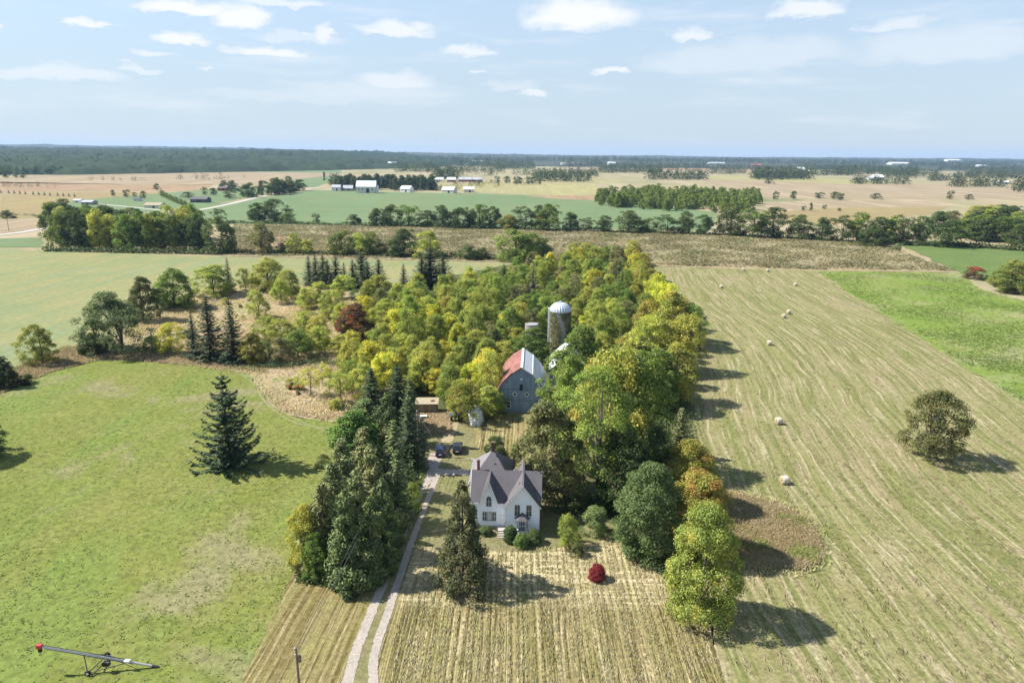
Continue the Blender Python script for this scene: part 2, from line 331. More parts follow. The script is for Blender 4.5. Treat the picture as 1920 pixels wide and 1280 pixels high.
G = dict(
 meadow=groundmat('meadow_grass', (0.139, 0.154, 0.041), (0.162, 0.162, 0.049), (0.120, 0.146, 0.029), big=.03, mid=.12, fine=1.1, bump=.22, patch=(.04, (.20, .175, .10), .53, .75), streak=[(.6, 14, 40, (.12, .17, .04), .6)], spots=.5, finev=.4),
 pale=groundmat('pale_green_crop', (0.165, 0.186, 0.081), (0.215, 0.207, 0.095), (0.237, 0.207, 0.095), big=.012, mid=.05, fine=.5, bump=.1, streak=[(-1.15, 6, 90, (.14, .19, .105), .6), (-1.3, 2.5, 40, (.12, .16, .08), .4)], finev=.2),
 clearing=groundmat('dry_clearing', (0.282, 0.222, 0.138), (0.240, 0.222, 0.114), (0.330, 0.240, 0.168), big=.05, mid=.16, fine=.9, bump=.3, patch=(.07, (.15, .19, .06), .57, .7), finev=.45),
 scrub=groundmat('scrub_field', (0.213, 0.179, 0.098), (0.260, 0.213, 0.133), (0.185, 0.174, 0.081), big=.015, mid=.06, fine=.45, bump=.3, streak=[(1.55, 5, 45, (.13, .12, .06), .6), (1.6, 3, 30, (.28, .24, .17), .5)], finev=.45),
 teal=groundmat('green_crop', (0.099, 0.151, 0.068), (0.127, 0.169, 0.079), (0.147, 0.166, 0.086), big=.006, mid=.03, fine=.25, bump=0, streak=[(1.4, 25, 250, (.115, .185, .10), .5)], finev=.12),
 straw=groundmat('ripe_crop', (0.244, 0.221, 0.100), (0.256, 0.231, 0.120), (0.208, 0.199, 0.088), big=.006, mid=.02, fine=.2, bump=0, streak=[(1.5, 12, 200, (.33, .30, .13), .5)], finev=.12),
 tan=groundmat('tan_field', (0.226, 0.177, 0.111), (0.244, 0.192, 0.126), (0.201, 0.166, 0.098), big=.005, mid=.02, fine=.2, bump=0, streak=[(1.5, 15, 250, (.42, .33, .23), .5)], finev=.12),
 brown=groundmat('brown_field', (.25, .175, .105), (.30, .225, .125), (.20, .135, .085), big=.01, mid=.03, fine=.2, bump=0, streak=[(1.5, 12, 200, (.17, .115, .075), .6)], finev=.2),
 gold=groundmat('yellow_grass', (0.244, 0.196, 0.089), (0.222, 0.170, 0.089), (0.192, 0.163, 0.074), big=.01, mid=.04, fine=.2, bump=0, streak=[(1.55, 8, 140, (.22, .165, .09), .6)], finev=.2),
 vivid=groundmat('vivid_green_crop', (0.128, 0.178, 0.037), (0.179, 0.195, 0.066), (0.112, 0.167, 0.026), big=.022, mid=.07, fine=.7, bump=.15, patch=(.028, (.20, .20, .10), .5, .75), spots=.35, finev=.35),
 dkgreen=groundmat('dark_green_crop', (0.089, 0.132, 0.038), (0.119, 0.153, 0.051), (0.076, 0.115, 0.034), big=.02, mid=.08, fine=.6, bump=.15, finev=.35),
 verge=groundmat('dry_verge', (.25, .20, .115), (.28, .215, .135), (.19, .17, .075), big=.05, mid=.2, fine=1., bump=.25, finev=.4),
 patch=groundmat('weed_patch', (0.369, 0.327, 0.158), (0.404, 0.381, 0.206), (0.300, 0.299, 0.109), big=.09, mid=.3, fine=1.4, bump=.12, finev=.25),
 gravel=groundmat('gravel', (0.307, 0.266, 0.227), (0.260, 0.231, 0.197), (0.344, 0.298, 0.257), big=.2, mid=.8, fine=3, bump=.05, finev=.3, patch=(.5, (.18, .165, .09), .62, .7)),
 dirt=groundmat('dirt_track', (.31, .245, .16), (.27, .22, .135), (.22, .21, .10), big=.12, mid=.5, fine=2.5, bump=.06, finev=.3),
 yard=groundmat('yard_grass', (0.156, 0.145, 0.068), (0.129, 0.135, 0.050), (0.185, 0.162, 0.088), big=.06, mid=.25, fine=1.6, bump=.15, finev=.4),
 road=groundmat('farm_road', (0.390, 0.360, 0.323), (0.360, 0.338, 0.307), (0.413, 0.375, 0.338), big=.05, mid=.2, fine=1, bump=0, finev=.1),
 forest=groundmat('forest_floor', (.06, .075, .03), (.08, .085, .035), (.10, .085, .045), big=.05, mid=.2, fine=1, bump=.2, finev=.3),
)
HC = [(60, 55), (90, 55.2), (106.6, 56), (127, 59), (151.5, 63.1), (188, 71.4), (230, 76.4), (270, 77.5), (339, 85), (400, 93)]
G['hayfield'] = rowmat('hay_stubble', (.215, .18, .10), (.19, .175, .08), (.115, .125, .04), (.33, .285, .185), HC, 1.5, greens=(.145, .16, .05))
G['lawn'] = rowmat('mown_rows', (.235, .19, .09), (.215, .185, .08), (.06, .046, .014), (.42, .355, .21), [(50, 0), (80, 0), (120, .5), (160, 1)], .52, bump=.14, cross=(80.5, 92), greens=(.15, .145, .045))  # dark tone paints the shadows between windrows into the lawn colour
G['strip'] = rowmat('mown_strip', (.19, .155, .07), (.175, .145, .065), (.10, .075, .025), (.32, .27, .15), [(50, -2), (70, -1.2), (90, 0), (160, 4)], .6, bump=.12, greens=(.2, .19, .07))

# far fields first, near ones on top, each sheet above the one below
field('tan_field', [(0,337),(60,327),(330,324),(600,316),(640,330),(520,346),(300,347),(0,343)], G['tan'], .02, 1)
field('brown_field', [(0,341),(300,347),(400,346),(380,360),(150,358),(0,362)], G['brown'], .02, 2)
field('yellow_field', [(0,364),(150,360),(390,362),(430,372),(380,395),(300,392),(130,395),(90,408),(0,409)], G['gold'], .02, 3)
field('farmyard_grass', [(85,388),(150,375),(430,352),(560,350),(450,372),(360,396),(90,402)], G['teal'], .06, 31)
field('tan_field', [(0,412),(85,410),(80,428),(0,438)], G['tan'], .06, 4)
field('green_field', [(420,321),(520,314),(640,313),(640,325)], G['teal'], .06, 5)
field('green_field', [(480,345),(620,329),(640,334),(590,352)], G['teal'], .06, 6)
field('green_field', [(345,404),(400,385),(590,356),(720,360),(900,363),(1060,368),(1115,376),(1345,398),(1335,432),(700,424),(420,420),(360,418)], G['teal'], .10, 7)
field('ploughed_field', [(985,368),(1115,366),(1115,376),(1060,374)], G['brown'], .14, 71)
field('straw_field', [(812,350),(880,343),(1118,345),(1116,369),(900,361)], G['straw'], .06, 8)
field('straw_field', [(950,337),(1170,338),(1150,343),(960,342)], G['straw'], .06, 9)
field('tan_field', [(1320,333),(1560,340),(1920,352),(1920,374),(1660,373),(1440,372),(1320,341)], G['tan'], .06, 10)
field('straw_field', [(1320,329),(1540,334),(1700,342),(1600,346),(1330,336)], G['straw'], .12, 11)
field('tan_field', [(1430,380),(1560,375),(1740,378),(1780,388),(1560,392),(1500,402),(1440,398)], G['tan'], .06, 12)
field('straw_field', [(1440,398),(1560,390),(1780,388),(1740,402),(1640,412),(1560,420),(1480,416)], G['gold'], .10, 13)
field('tan_field', [(1200,309),(1420,312),(1410,323),(1250,320)], G['brown'], .06, 14)
field('tan_field', [(1040,313),(1180,314),(1200,322),(1050,321)], G['tan'], .06, 15)
field('tan_field', [(700,303),(1000,307),(1100,311),(840,309)], G['tan'], .06, 16)
field('scrub_field', [(340,474),(440,420),(700,423),(1190,434),(1640,454),(1800,512),(1530,508),(1200,498),(960,492),(420,481)], G['scrub'], .14, 17)
field('brown_strip', [(1215,488),(1500,500),(1795,510),(1530,509),(1210,499)], G['verge'], .17, 170)
field('bare_patch', [(430,445),(520,440),(640,462),(640,476),(420,474)], G['brown'], .17, 171)
field('pale_crop', [(-60,466),(80,470),(420,482),(950,494),(960,560),(560,560),(200,640),(60,700),(-80,760),(-300,700)], G['pale'], .14, 18)
field('green_strip', [(-40,448),(78,446),(80,464),(-40,464)], G['teal'], .14, 181)
field('dark_green_field', [(1672,452),(1760,452),(1960,475),(1990,520),(1900,540),(1800,512)], G['dkgreen'], .17, 19)
field('vivid_green_field', [(1528,509),(1800,512),(1830,540),(1960,575),(2300,640),(2300,1000),(1920,760)], G['vivid'], .17, 20)
field('hayfield', [(1205,500),(1525,508),(1918,758),(2330,1010),(2000,1330),(1340,1330),(1335,1165),(1300,1000),(1284,800),(1300,620),(1240,540)], G['hayfield'], .20, 21)
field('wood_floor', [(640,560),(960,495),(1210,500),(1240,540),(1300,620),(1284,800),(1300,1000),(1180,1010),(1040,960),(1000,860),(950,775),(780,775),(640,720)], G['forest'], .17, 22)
field('clearing', [(180,668),(260,600),(330,560),(440,535),(640,540),(700,600),(700,770),(800,760),(800,790),(700,800),(640,800),(530,775),(490,735),(475,705),(400,690),(330,684)], G['clearing'], .20, 23)
field('verge', [(-60,790),(-60,700),(30,690),(120,652),(200,640),(330,640),(480,660),(510,690),(480,712),(400,692),(200,678),(100,702),(0,745)], G['verge'], .23, 24)
field('meadow', [(-400,940),(-60,770),(0,742),(60,708),(110,690),(180,676),(260,678),(400,690),(468,703),(480,730),(520,770),(560,785),(640,792),(650,850),(610,900),(600,960),(570,1050),(548,1080),(430,1330),(-500,1330)], G['meadow'], .26, 25)
field('front_field', [(360,1330),(430,1230),(490,1140),(510,1078),(600,1060),(700,1060),(720,1085),(690,1150),(640,1330)], G['strip'], .24, 26)
field('yard', [(690,1090),(730,1030),(780,900),(790,775),(880,760),(1010,775),(1010,860),(1040,960),(1170,990),(1250,1060),(1255,1085),(720,1090)], G['yard'], .24, 27)
field('front_lawn', [(640,1330),(690,1150),(725,1075),(760,1030),(830,1030),(1000,1040),(1150,1010),(1200,1045),(1250,1090),(1330,1165),(1365,1330)], G['lawn'], .28, 28)
field('back_lawn', [(880,800),(940,782),(1000,785),(1000,850),(900,850)], G['lawn'], .28, 29)
field('weed_bank', [(1330,960),(1370,925),(1450,945),(1510,975),(1538,1010),(1545,1050),(1510,1072),(1430,1068),(1370,1075),(1340,1060)], G['patch'], .24, 30)
field('green_fringe', [(1535,985),(1550,1010),(1557,1050),(1535,1073),(1515,1073),(1543,1050),(1536,1010)], G['vivid'], .28, 32, .0)
ribbon('driveway', [(672,1340),(678,1240),(715,1150),(738,1085),(768,1000),(800,925),(822,880),(830,850)], [3.6,3.5,3.4,3.3,3.2,3.2,3.1,2.6], G['yard'], .30, 1, .05)
ribbon('driveway_track', [(640,1340),(663,1240),(697,1150),(722,1090),(752,1010),(783,935),(806,890),(820,852)], [1.3,1.25,1.25,1.2,1.25,1.5,2.1,2.8], G['gravel'], .33, 2)
ribbon('driveway_track', [(705,1340),(701,1240),(728,1150),(748,1090),(775,1010),(800,945),(815,905),(824,880)], [1.2,1.1,1.1,1.05,.95,.9,1.1,1.4], G['gravel'], .345, 3)
for k_, dx_ in enumerate((0, 13)): ribbon('wheel_track', [(452+dx_*.6,703),(478+dx_,722),(492+dx_,748),(520+dx_,775),(560+dx_,796),(625,806+dx_*.6)], [.5]*6, G['pale'], .29+.005*k_, 40+k_, .3)
ribbon('footpath', [(800,889),(830,888),(880,888)], [2.0,2.6,1.9], G['gravel'], .36, 4)
ribbon('dirt_track', [(824,858),(838,830),(850,800),(856,780),(850,750)], [2.4,2.4,2.2,2.0,1.8], G['dirt'], .31, 5)
ribbon('road', [(-60,446),(30,437),(80,429),(180,415),(300,402),(358,396),(420,385),(500,367),(560,357),(610,350),(680,346)], [7]*11, G['road'], .2, 6, .02)
ribbon('road', [(1640,352),(1760,358),(1850,363),(1960,368)], [8]*4, G['road'], .2, 7, .02)
ribbon('farm_lane', [(330,398),(240,388),(150,380)], [5, 5, 5], G['road'], .22, 8, .05)

# ------------------------------------------------------------------ distant wooded hills
def hillz(X, Y):
    base = np.interp(X, [-11000, -6500, -4200, -2200, 0, 2500, 4500, 7500, 11000], [128, 124, 104, 70, 62, 58, 60, 52, 48])
    t = (Y-3700)/7800; prof = np.clip(t*1.5, 0, 1)**1.15
    roll = sum(a*np.sin(X/w+p_)*np.cos(Y/(w*.7)+p_*2) for a, w, p_ in [(12, 1500, .3), (7, 620, 1.2), (4, 260, 2.2)])
    return prof*(base+roll)
def PH(px, py):                                      # where a pixel's ray meets the plain or the hills
    b = P(px, max(py, 293))
    if b[1] < 3700: return b
    for Y in np.arange(3700, 10500, 60.):
        q = AY(px, py, Y)
        if q[2] <= hillz(q[0], Y): break
    q[2] = float(hillz(q[0], Y)); return q
def hills():
    g = np.random.default_rng(17); nx, ny = 640, 60; xs = np.linspace(-11000, 11000, nx); ys = np.linspace(3700, 11500, ny); X, Y = np.meshgrid(xs, ys)
    t = (Y-3700)/7800; prof = np.clip(t*1.5, 0, 1)**1.15
    Z = hillz(X, Y)+g.normal(0, 4.5, X.shape)*np.clip(prof*4, .3, 1)+3*np.clip(t*20, -1, 1)-1
    V = np.column_stack([X.ravel(), Y.ravel(), Z.ravel()]); i = np.arange(nx*ny).reshape(ny, nx); F = np.column_stack([i[:-1, :-1].ravel(), i[:-1, 1:].ravel(), i[1:, 1:].ravel(), i[1:, :-1].ravel()])
    m = groundmat('wooded_hills', (.026, .042, .024), (.036, .054, .028), (.05, .066, .034), big=.0016, mid=.006, fine=.02, bump=0, streak=[(1.57, 260, 2200, (.20, .165, .10), .75), (1.5, 180, 1400, (.016, .028, .018), .7)], finev=.4)
    me = mesh_np('hills', V, F); me.materials.append(m); tag(link(bpy.data.objects.new('hills', me)), kind='structure')
hills()

# ------------------------------------------------------------------ foliage
def unit(v): return v/np.maximum(np.linalg.norm(v, axis=-1, keepdims=True), 1e-9)
def cards(c, nrm, size, g, aspect=.6, along=None, fold=.16):
    """diamond leaf cards: centres, normals, sizes -> (4n,3) verts"""
    n = len(c); nrm = unit(nrm); a = g.normal(0, 1, (n, 3)) if along is None else along
    u = unit(a-nrm*np.sum(a*nrm, 1, keepdims=True)); w = np.cross(nrm, u); s = np.asarray(size).reshape(-1, 1)
    V = np.empty((n, 4, 3)); V[:, 0] = c-u*s*.5; V[:, 2] = c+u*s*.5
    V[:, 1] = c+w*s*.5*aspect+nrm*s*fold; V[:, 3] = c-w*s*.5*aspect+nrm*s*fold
    return V.reshape(-1, 3)
def quads(V): return np.arange(len(V), dtype=np.int32).reshape(-1, 4)
def decid(seed, H=12., R=5., base=.14, nc=60, cr=1.35, nl=6000, ls=.34, fine=1.6, flat=.8, out=.5, top=.5, airy=0., layer=0., trunk=.22, limbs=7, droop=0., lump=.25, b0=.2):
    """crown of leaf clumps carried by real limbs"""
    nl = int(nl*fine); ls = ls*fine**-.48
    g = np.random.default_rng(seed); hb = H*base; hc = (H-hb)/2*.97; zc = hb+hc
    lob = unit(g.normal(0, 1, (9, 3))*np.array([1, 1, .7])); la = g.uniform(-lump, lump, 9)
    z = g.uniform(0, 1, nc)**.92; an = g.uniform(0, 6.283, nc); d = unit(np.stack([np.cos(an), np.sin(an), (z-.4)*1.6], 1))
    rad = 1+np.sum(la*np.maximum(0, d@lob.T)**3, 1); r = g.uniform(0, 1, nc)**out
    env = np.sin(math.pi*np.clip(b0+(1-b0)*(z*.97), 0, 1))**(.5+.3*top)
    C = np.stack([np.cos(an)*(R-cr*.55)*env*r*rad, np.sin(an)*(R-cr*.55)*env*r*rad, hb+(H-hb-cr*.5)*z*np.clip(rad, .85, 1.1)], 1)
    cr_ = cr*g.uniform(.65, 1.3, len(C)); C[:, 2] = np.clip(C[:, 2], hb*.6+cr_*.4, H-cr_*.5)
    k = g.choice(len(C), nl, p=cr_**2/np.sum(cr_**2)); ld = unit(g.normal(0, 1, (nl, 3)))
    od = unit(C[k]-np.array([0, 0, zc*.8])); flip = np.sum(ld*od, 1) < -.35; ld[flip] *= -1
    ld[:, 2] = np.where((ld[:, 2] < -.3) & (g.random(nl) < .6), -ld[:, 2], ld[:, 2])
    rr_ = g.uniform(.5-.35*airy, 1.08+.25*airy, (nl, 1))
    pos = C[k]+ld*cr_[k][:, None]*rr_*np.array([1, 1, flat-layer*.5]); pos[:, 2] -= droop*np.linalg.norm(pos[:, :2], axis=1)/R
    pos[:, 2] = np.maximum(pos[:, 2], .25)
    nr = ld*.7+od*.12+np.array([0, 0, .32+layer])+g.normal(0, .5, (nl, 3))
    V = cards(pos, nr, ls*g.uniform(.7, 1.35, nl), g)
    tb = MB(); tops = np.array([0, 0, zc+hc*.35]); lean = g.normal(0, .02*H, 2)
    tb.tube([(0, 0, -.2), (lean[0]*.3, lean[1]*.3, hb*.7+.4), (lean[0], lean[1], zc), (lean[0], lean[1], zc+hc*.55)], [trunk*1.25, trunk*.95, trunk*.55, trunk*.12], 7)
    sel = g.choice(len(C), min(limbs*3, len(C)), replace=False)
    for j in sel:
        st = np.array([lean[0]*.6, lean[1]*.6, g.uniform(hb*.7+.3, max(hb*.8+.5, min(zc, C[j, 2]*.85)))]); mid = (st+C[j])/2+np.array([0, 0, -.06*H*.3]); tb.tube([st, mid, C[j]], [trunk*.38, trunk*.24, .03], 5)
    return V, np.array(tb.v), tb.f, H, 2*R
def spruce(seed, H=15., R=3.2, tiers=26, per=6, nseg=9, ls=.55, up=.25, droop=.35, dense=3, pw=.85, base=.03, gap=.0):
    g = np.random.default_rng(seed); pos = []; nr = []; al = []; sz = []; tb = MB(); tb.tube([(0, 0, -.2), (0, 0, H*.5), (0, 0, H*.97)], [.012*H+.06, .007*H+.04, .02], 7)
    for i in range(tiers):
        f = (i+g.uniform(-.2, .2))/tiers; f = min(max(f, 0), .985); z0 = H*(base+(1-base)*f); Lm = R*(1-f)**pw*g.uniform(.82, 1.1)+.15
        m = max(3, int(per*(1-f*.4))); a0 = g.uniform(0, 6.28)
        for j in range(m):
            a = a0+6.283*j/m+g.uniform(-.25, .25); L_ = Lm*g.uniform(.72, 1.12)
            if g.random() < gap: L_ *= .55
            h = np.array([math.cos(a), math.sin(a), 0]); sd = np.array([-h[1], h[0], 0]); pts = []
            for s in np.linspace(0, 1, nseg):
                pts.append(np.array([0, 0, z0])+h*L_*s+np.array([0, 0, -droop*L_*math.sin(s*math.pi*.75)+up*L_*s*s]))
            tb.tube([pts[0], pts[nseg//2], pts[-1]], [.05, .035, .012], 4, False)
            n_ = int(nseg*dense); s = g.uniform(.12, 1.02, n_); P_ = np.array(pts); idx = np.clip(s*(nseg-1), 0, nseg-1.001); i0 = idx.astype(int); fr = (idx-i0)[:, None]
            c = P_[i0]*(1-fr)+P_[i0+1]*fr; sdv = g.choice([-1., 1.], n_)[:, None]; wid = (.12+.16*L_*(1-s*.75))[:, None]*g.uniform(.1, 1, (n_, 1))
            c = c+sd*sdv*wid+np.array([0, 0, -1])*g.uniform(-.05, .22, (n_, 1))*min(1, L_*.5)
            c[:, 2] = np.maximum(c[:, 2], .15)
            pos.append(c); al.append(h*.8+sd*sdv*.7+np.array([0, 0, -.35])+g.normal(0, .2, (n_, 3))); nr.append(np.array([0, 0, 1.])+h*.35+g.normal(0, .35, (n_, 3))); sz.append(ls*(.55+.45*(1-f))*g.uniform(.7, 1.3, n_))
    pos = np.vstack(pos); V = cards(pos, np.vstack(nr), np.concatenate(sz), g, .42, np.vstack(al), -.05)
    tip = np.array([[0, 0, H*(.93+.012*i)] for i in range(6)]); V = np.vstack([V, cards(tip, g.normal(0, 1, (6, 3))*np.array([1, 1, .1]), np.full(6, .5), g, .35, np.tile([0, 0, 1.], (6, 1)))])
    return V, np.array(tb.v), tb.f, H, 2*R
def cedar(seed, H=12., R=3., nc=70, nl=6500, ls=.36, cf=.30):
    nl = int(nl*1.6); ls *= .8
    """broad, ragged evergreen of upright sprays"""
    g = np.random.default_rng(seed); f = g.uniform(0, 1, nc)**1.15; a = g.uniform(0, 6.28, nc); Rf = R*(1-f)**.72*(.78+.35*np.sin(a*2+seed)+.2*g.normal(0, 1, nc)*.5)+.1; rr_ = g.uniform(.45, 1, nc)
    C = np.stack([np.cos(a)*Rf*rr_, np.sin(a)*Rf*rr_, H*(.05+.9*f)], 1); cr = (R*cf*(1-f*.6))*g.uniform(.6, 1.25, nc)
    k = g.choice(nc, nl, p=cr**2/np.sum(cr**2)); ld = unit(g.normal(0, 1, (nl, 3))); od = unit(C[k]*np.array([1, 1, .25])-np.array([0, 0, H*.05])); fl = np.sum(ld*od, 1) < -.3; ld[fl] *= -1
    pos = C[k]+ld*cr[k][:, None]*g.uniform(.35, 1.12, (nl, 1))*np.array([1, 1, 1.25]); pos[:, 2] = np.clip(pos[:, 2], .15, H)
    nr = ld*.8+g.normal(0, .45, (nl, 3))+np.array([0, 0, .25]); al = od*.8+np.array([0, 0, .55])+g.normal(0, .45, (nl, 3))
    V = cards(pos, nr, ls*g.uniform(.6, 1.5, nl), g, .42, al)
    tb = MB(); tb.tube([(0, 0, -.2), (0, 0, H*.5), (0, 0, H*.95)], [.2, .13, .03], 7)
    for j in g.choice(nc, 22, replace=False): tb.tube([(0, 0, C[j, 2]*.8), C[j]], [.06, .02], 4, False)
    return V, np.array(tb.v), tb.f, H, 2*R

PROTO = {}
def proto(kind, variants, bark='bark'):
    PROTO[kind] = []
    for (V, tv, tf, H, Wd) in variants:
        ext = np.percentile(np.hypot(V[:, 0], V[:, 1]), 97 if 'spruce' in kind else 82 if 'cedar' in kind else 88)*2
        cm = mesh_np(kind+'_crown', V, quads(V)); cm.materials.append(L['green'])
        tm = bpy.data.meshes.new(kind+'_trunk'); tm.from_pydata([tuple(q) for q in tv], [], tf); tm.materials.append(M[bark])
        PROTO[kind].append((cm, tm, float(np.max(V[:, 2])), float(ext), V))
proto('maple', [decid(11+i, 12, 5, .05, 130, 1.0, 10000, .36, out=.4, b0=.26, lump=.35) for i in range(3)])
proto('bigmaple', [decid(21, 15, 5.2, .02, 150, 1.3, 20000, .34, out=.33, lump=.03, b0=.26), decid(22, 14, 5.2, .02, 150, 1.25, 19000, .34, out=.33, lump=.04, b0=.26)])
proto('chestnut', [decid(25, 15, 5.2, .06, 150, .95, 13000, .40, out=.4, lump=.25), decid(26, 14, 5, .06, 150, .95, 12000, .40, out=.4, lump=.25)])
proto('locust', [decid(31+i, 11, 4.2, .12, 105+9*i, .82, 5200, .36, flat=1.05, out=.45, airy=.5, trunk=.16, limbs=10, lump=.6, b0=.24, top=.4) for i in range(5)], 'greybark')
proto('tallash', [decid(38+i, 13.5, 3.7, .1, 110, .82, 5600, .36, flat=1.15, out=.42, airy=.4, trunk=.17, limbs=10, lump=.55, b0=.22, top=.8) for i in range(4)], 'greybark')
proto('honey', [decid(41, 16, 6.4, .1, 95, 1.5, 11500, .34, flat=.75, out=.42, airy=.45, layer=.55, droop=.6, trunk=.3, limbs=12, lump=.3)], 'greybark')
proto('thin', [decid(45+i, 7, 2.6, .3, 26, .8, 900, .30, airy=.7, trunk=.09, limbs=6, out=.45, lump=.4) for i in range(3)])
proto('field', [decid(51+i, 12, 5.4, .01, 52, 1.6, 3200, .62, out=.42, lump=.4, b0=.3) for i in range(4)])
proto('openfield', [decid(57+i, 12, 4.6, .1, 40, 1.45, 1900, .6, out=.45, airy=.35, lump=.5) for i in range(2)])
proto('oak', [decid(63, 13, 6.1, .12, 95, 1.3, 9000, .40, out=.38, airy=.3, lump=.1, b0=.24, trunk=.34, limbs=11)])
proto('willow', [decid(64, 14, 6.4, .03, 100, 1.35, 10500, .38, out=.42, airy=.2, lump=.35, trunk=.35)])
proto('bush', [decid(66+i, 3, 1.9, .02, 40, .6, 3200, .2, out=.4, b0=.28, trunk=.07, limbs=4) for i in range(2)])
proto('clipped', [decid(69, 2, 1.05, .0, 90, .32, 6000, .13, out=.25, b0=.32, trunk=.05, limbs=3, lump=.06)])
proto('spruce', [spruce(71+i, 15, 3.1, 27, 7, 8, .62, dense=3.2) for i in range(3)])
proto('slimspruce', [spruce(75+i, 14, 2.2, 25, 6, 6, .62, dense=2.8) for i in range(2)])
proto('lonespruce', [spruce(78, 17.5, 6.0, 19, 9, 14, .62, up=.34, droop=.34, dense=7.5, pw=.68, gap=.25)])
proto('cedar', [cedar(81+i, 12, 3.1, 110, 7000, .40) for i in range(3)])
proto('pine', [decid(85, 12, 4.2, .04, 70, 1.0, 6500, .42, out=.42, airy=.3, layer=.2, top=1.6)])
proto('frontcedar', [cedar(88, 15, 5.0, 210, 13000, .38, .2)])

def tree(kind, leaf, px, pyb=None, pyt=None, wpx=None, top=None, H=None, loc=None, Wm=None, v=None, name=None, label=None, cat='tree', group=None, rz=None):
    """px,pyb: pixel of the foot on the ground (or top=pixel of the tip with height H, or loc in metres)"""
    tree.n += 1; var = PROTO[kind]; q = var[(tree.n if v is None else v) % len(var)]
    if loc is not None: b = np.array([loc[0], loc[1], 0])
    elif pyb is not None: b = P(px, pyb)
    else: b = P(px, top, H); b[2] = 0
    if H is None: H = AY(px, pyt, b[1])[2]
    if Wm is None: Wm = (1.12 if kind in ('field', 'openfield') else 1.)*wpx/1280*depth((b[0], b[1], H*.5)) if wpx else q[3]*H/q[2]
    o = thing(name or NAMES.get(kind, kind+'_tree'), (b[0], b[1], .2), label, cat, tree.g.uniform(0, 6.28) if rz is None else rz, group)
    sx = Wm/q[3]; o.scale = (sx, sx, H/q[2])
    t = link(bpy.data.objects.new('trunk', q[1]), o); c = link(bpy.data.objects.new('crown', q[0]), o)
    c.material_slots[0].link = 'OBJECT'; c.material_slots[0].material = L[leaf]
    return o
tree.n = 0; tree.g = np.random.default_rng(99)
NAMES = dict(maple='maple_tree', bigmaple='maple_tree', chestnut='chestnut_tree', locust='locust_tree', tallash='ash_tree', honey='honey_locust_tree', thin='sapling', field='broadleaf_tree', openfield='broadleaf_tree', oak='oak_tree',
             willow='willow_tree', bush='shrub', clipped='clipped_shrub', spruce='spruce_tree', slimspruce='spruce_tree', lonespruce='spruce_tree', cedar='cedar_tree', pine='pine_tree', frontcedar='cedar_tree')
def inpoly(x, y, poly):
    c = False; n = len(poly)
    for i in range(n):
        x1, y1 = poly[i]; x2, y2 = poly[(i+1) % n]
        if (y1 > y) != (y2 > y) and x < (x2-x1)*(y-y1)/(y2-y1)+x1: c = not c
    return c

# --- single trees, left
T = tree
T('maple','maple',80,682,609,62,label='small lone round maple on the dry verge at far left of the meadow')
T('cedar','dark',8,727,668,56,label='dark ragged tree on the verge at the left edge of the photo')
T('cedar','dark',182,663,583,50,label='dark evergreen at the left foot of the big grey-green tree')
T('willow','grey',228,661,545,112,label='big grey-green rounded tree at the left corner of the clearing')
T('maple','oak',270,602,518,58,label='dark olive tall tree right behind the big grey-green tree')
T('maple','green',326,578,502,76,label='round green tree with yellowish skirt at the back of the clearing')
T('maple','bright',402,556,498,78,label='dense bright green dome-shaped tree at the back of the clearing')
T('slimspruce','spruce',431,548,483,24,label='slim dark spruce right behind the bright green dome-shaped tree')
T('maple','yellowgreen',503,545,482,66,label='rounded yellow-green tree to the right of the bright green dome')
g1 = 'small yellow-green trees at the back of the clearing'
for (x, b, t_, w) in [(461,545,502,28),(546,562,505,44),(488,598,542,40),(528,570,522,34),(575,580,540,44),(600,575,530,50),(642,560,515,44),(620,600,545,48)]:
    T('locust','yellowgreen',x,b,t_,w,label='small yellow-green tree standing at the back edge of the dry clearing',group=g1)
g1 = 'spruces of the clump in the clearing'
for (x, b, t_, w) in [(366,672,585,42),(397,676,553,66),(440,680,562,60)]:
    T('spruce','spruce',x,b,t_,w,label='dark spruce of the tight clump of three in the left clearing',group=g1)
T('locust','yellow',322,665,604,46,label='small yellow tree between the grey-green tree and the spruce clump')
T('bush','maple',287,662,630,36,label='low olive-yellow bush left of the small yellow tree')
T('maple','gold',474,682,624,44,label='small golden tree at the right foot of the spruce clump')
g1 = 'locusts of the loose group right of the spruce clump'
for (x, b, t_, w, l) in [(505,640,592,50,'yellowgreen'),(535,655,598,60,'yellowgreen'),(572,645,584,64,'yellowgreen'),(596,650,590,48,'gold'),(560,672,618,52,'green'),(530,682,632,44,'olive'),(500,676,640,36,'green'),(600,665,610,46,'yellowgreen')]:
    T('locust',l,x,b,t_,w,label='locust tree of the loose group right of the spruce clump',group=g1)
T('chestnut','rust',668,660,570,74,label='dark rust-brown tree with a red tip at the left edge of the wood')
g1 = 'thin saplings in the dry clearing'
for (x, b, t_, w) in [(583,742,690,40),(640,756,690,46),(618,740,700,34),(662,745,698,36),(605,720,680,30),(560,735,705,24)]:
    T('thin','yellow' if x%2 else 'yellowgreen',x,b,t_,w,label='thin pale sapling standing in the dry weeds of the clearing',group=g1,name='sapling')
g1 = 'low shrubs scattered through the dry clearing'
gq = np.random.default_rng(77); CL = [(300,600),(440,550),(620,560),(690,640),(690,760),(640,785),(540,760),(500,720),(600,700),(600,690),(480,610),(340,640)]
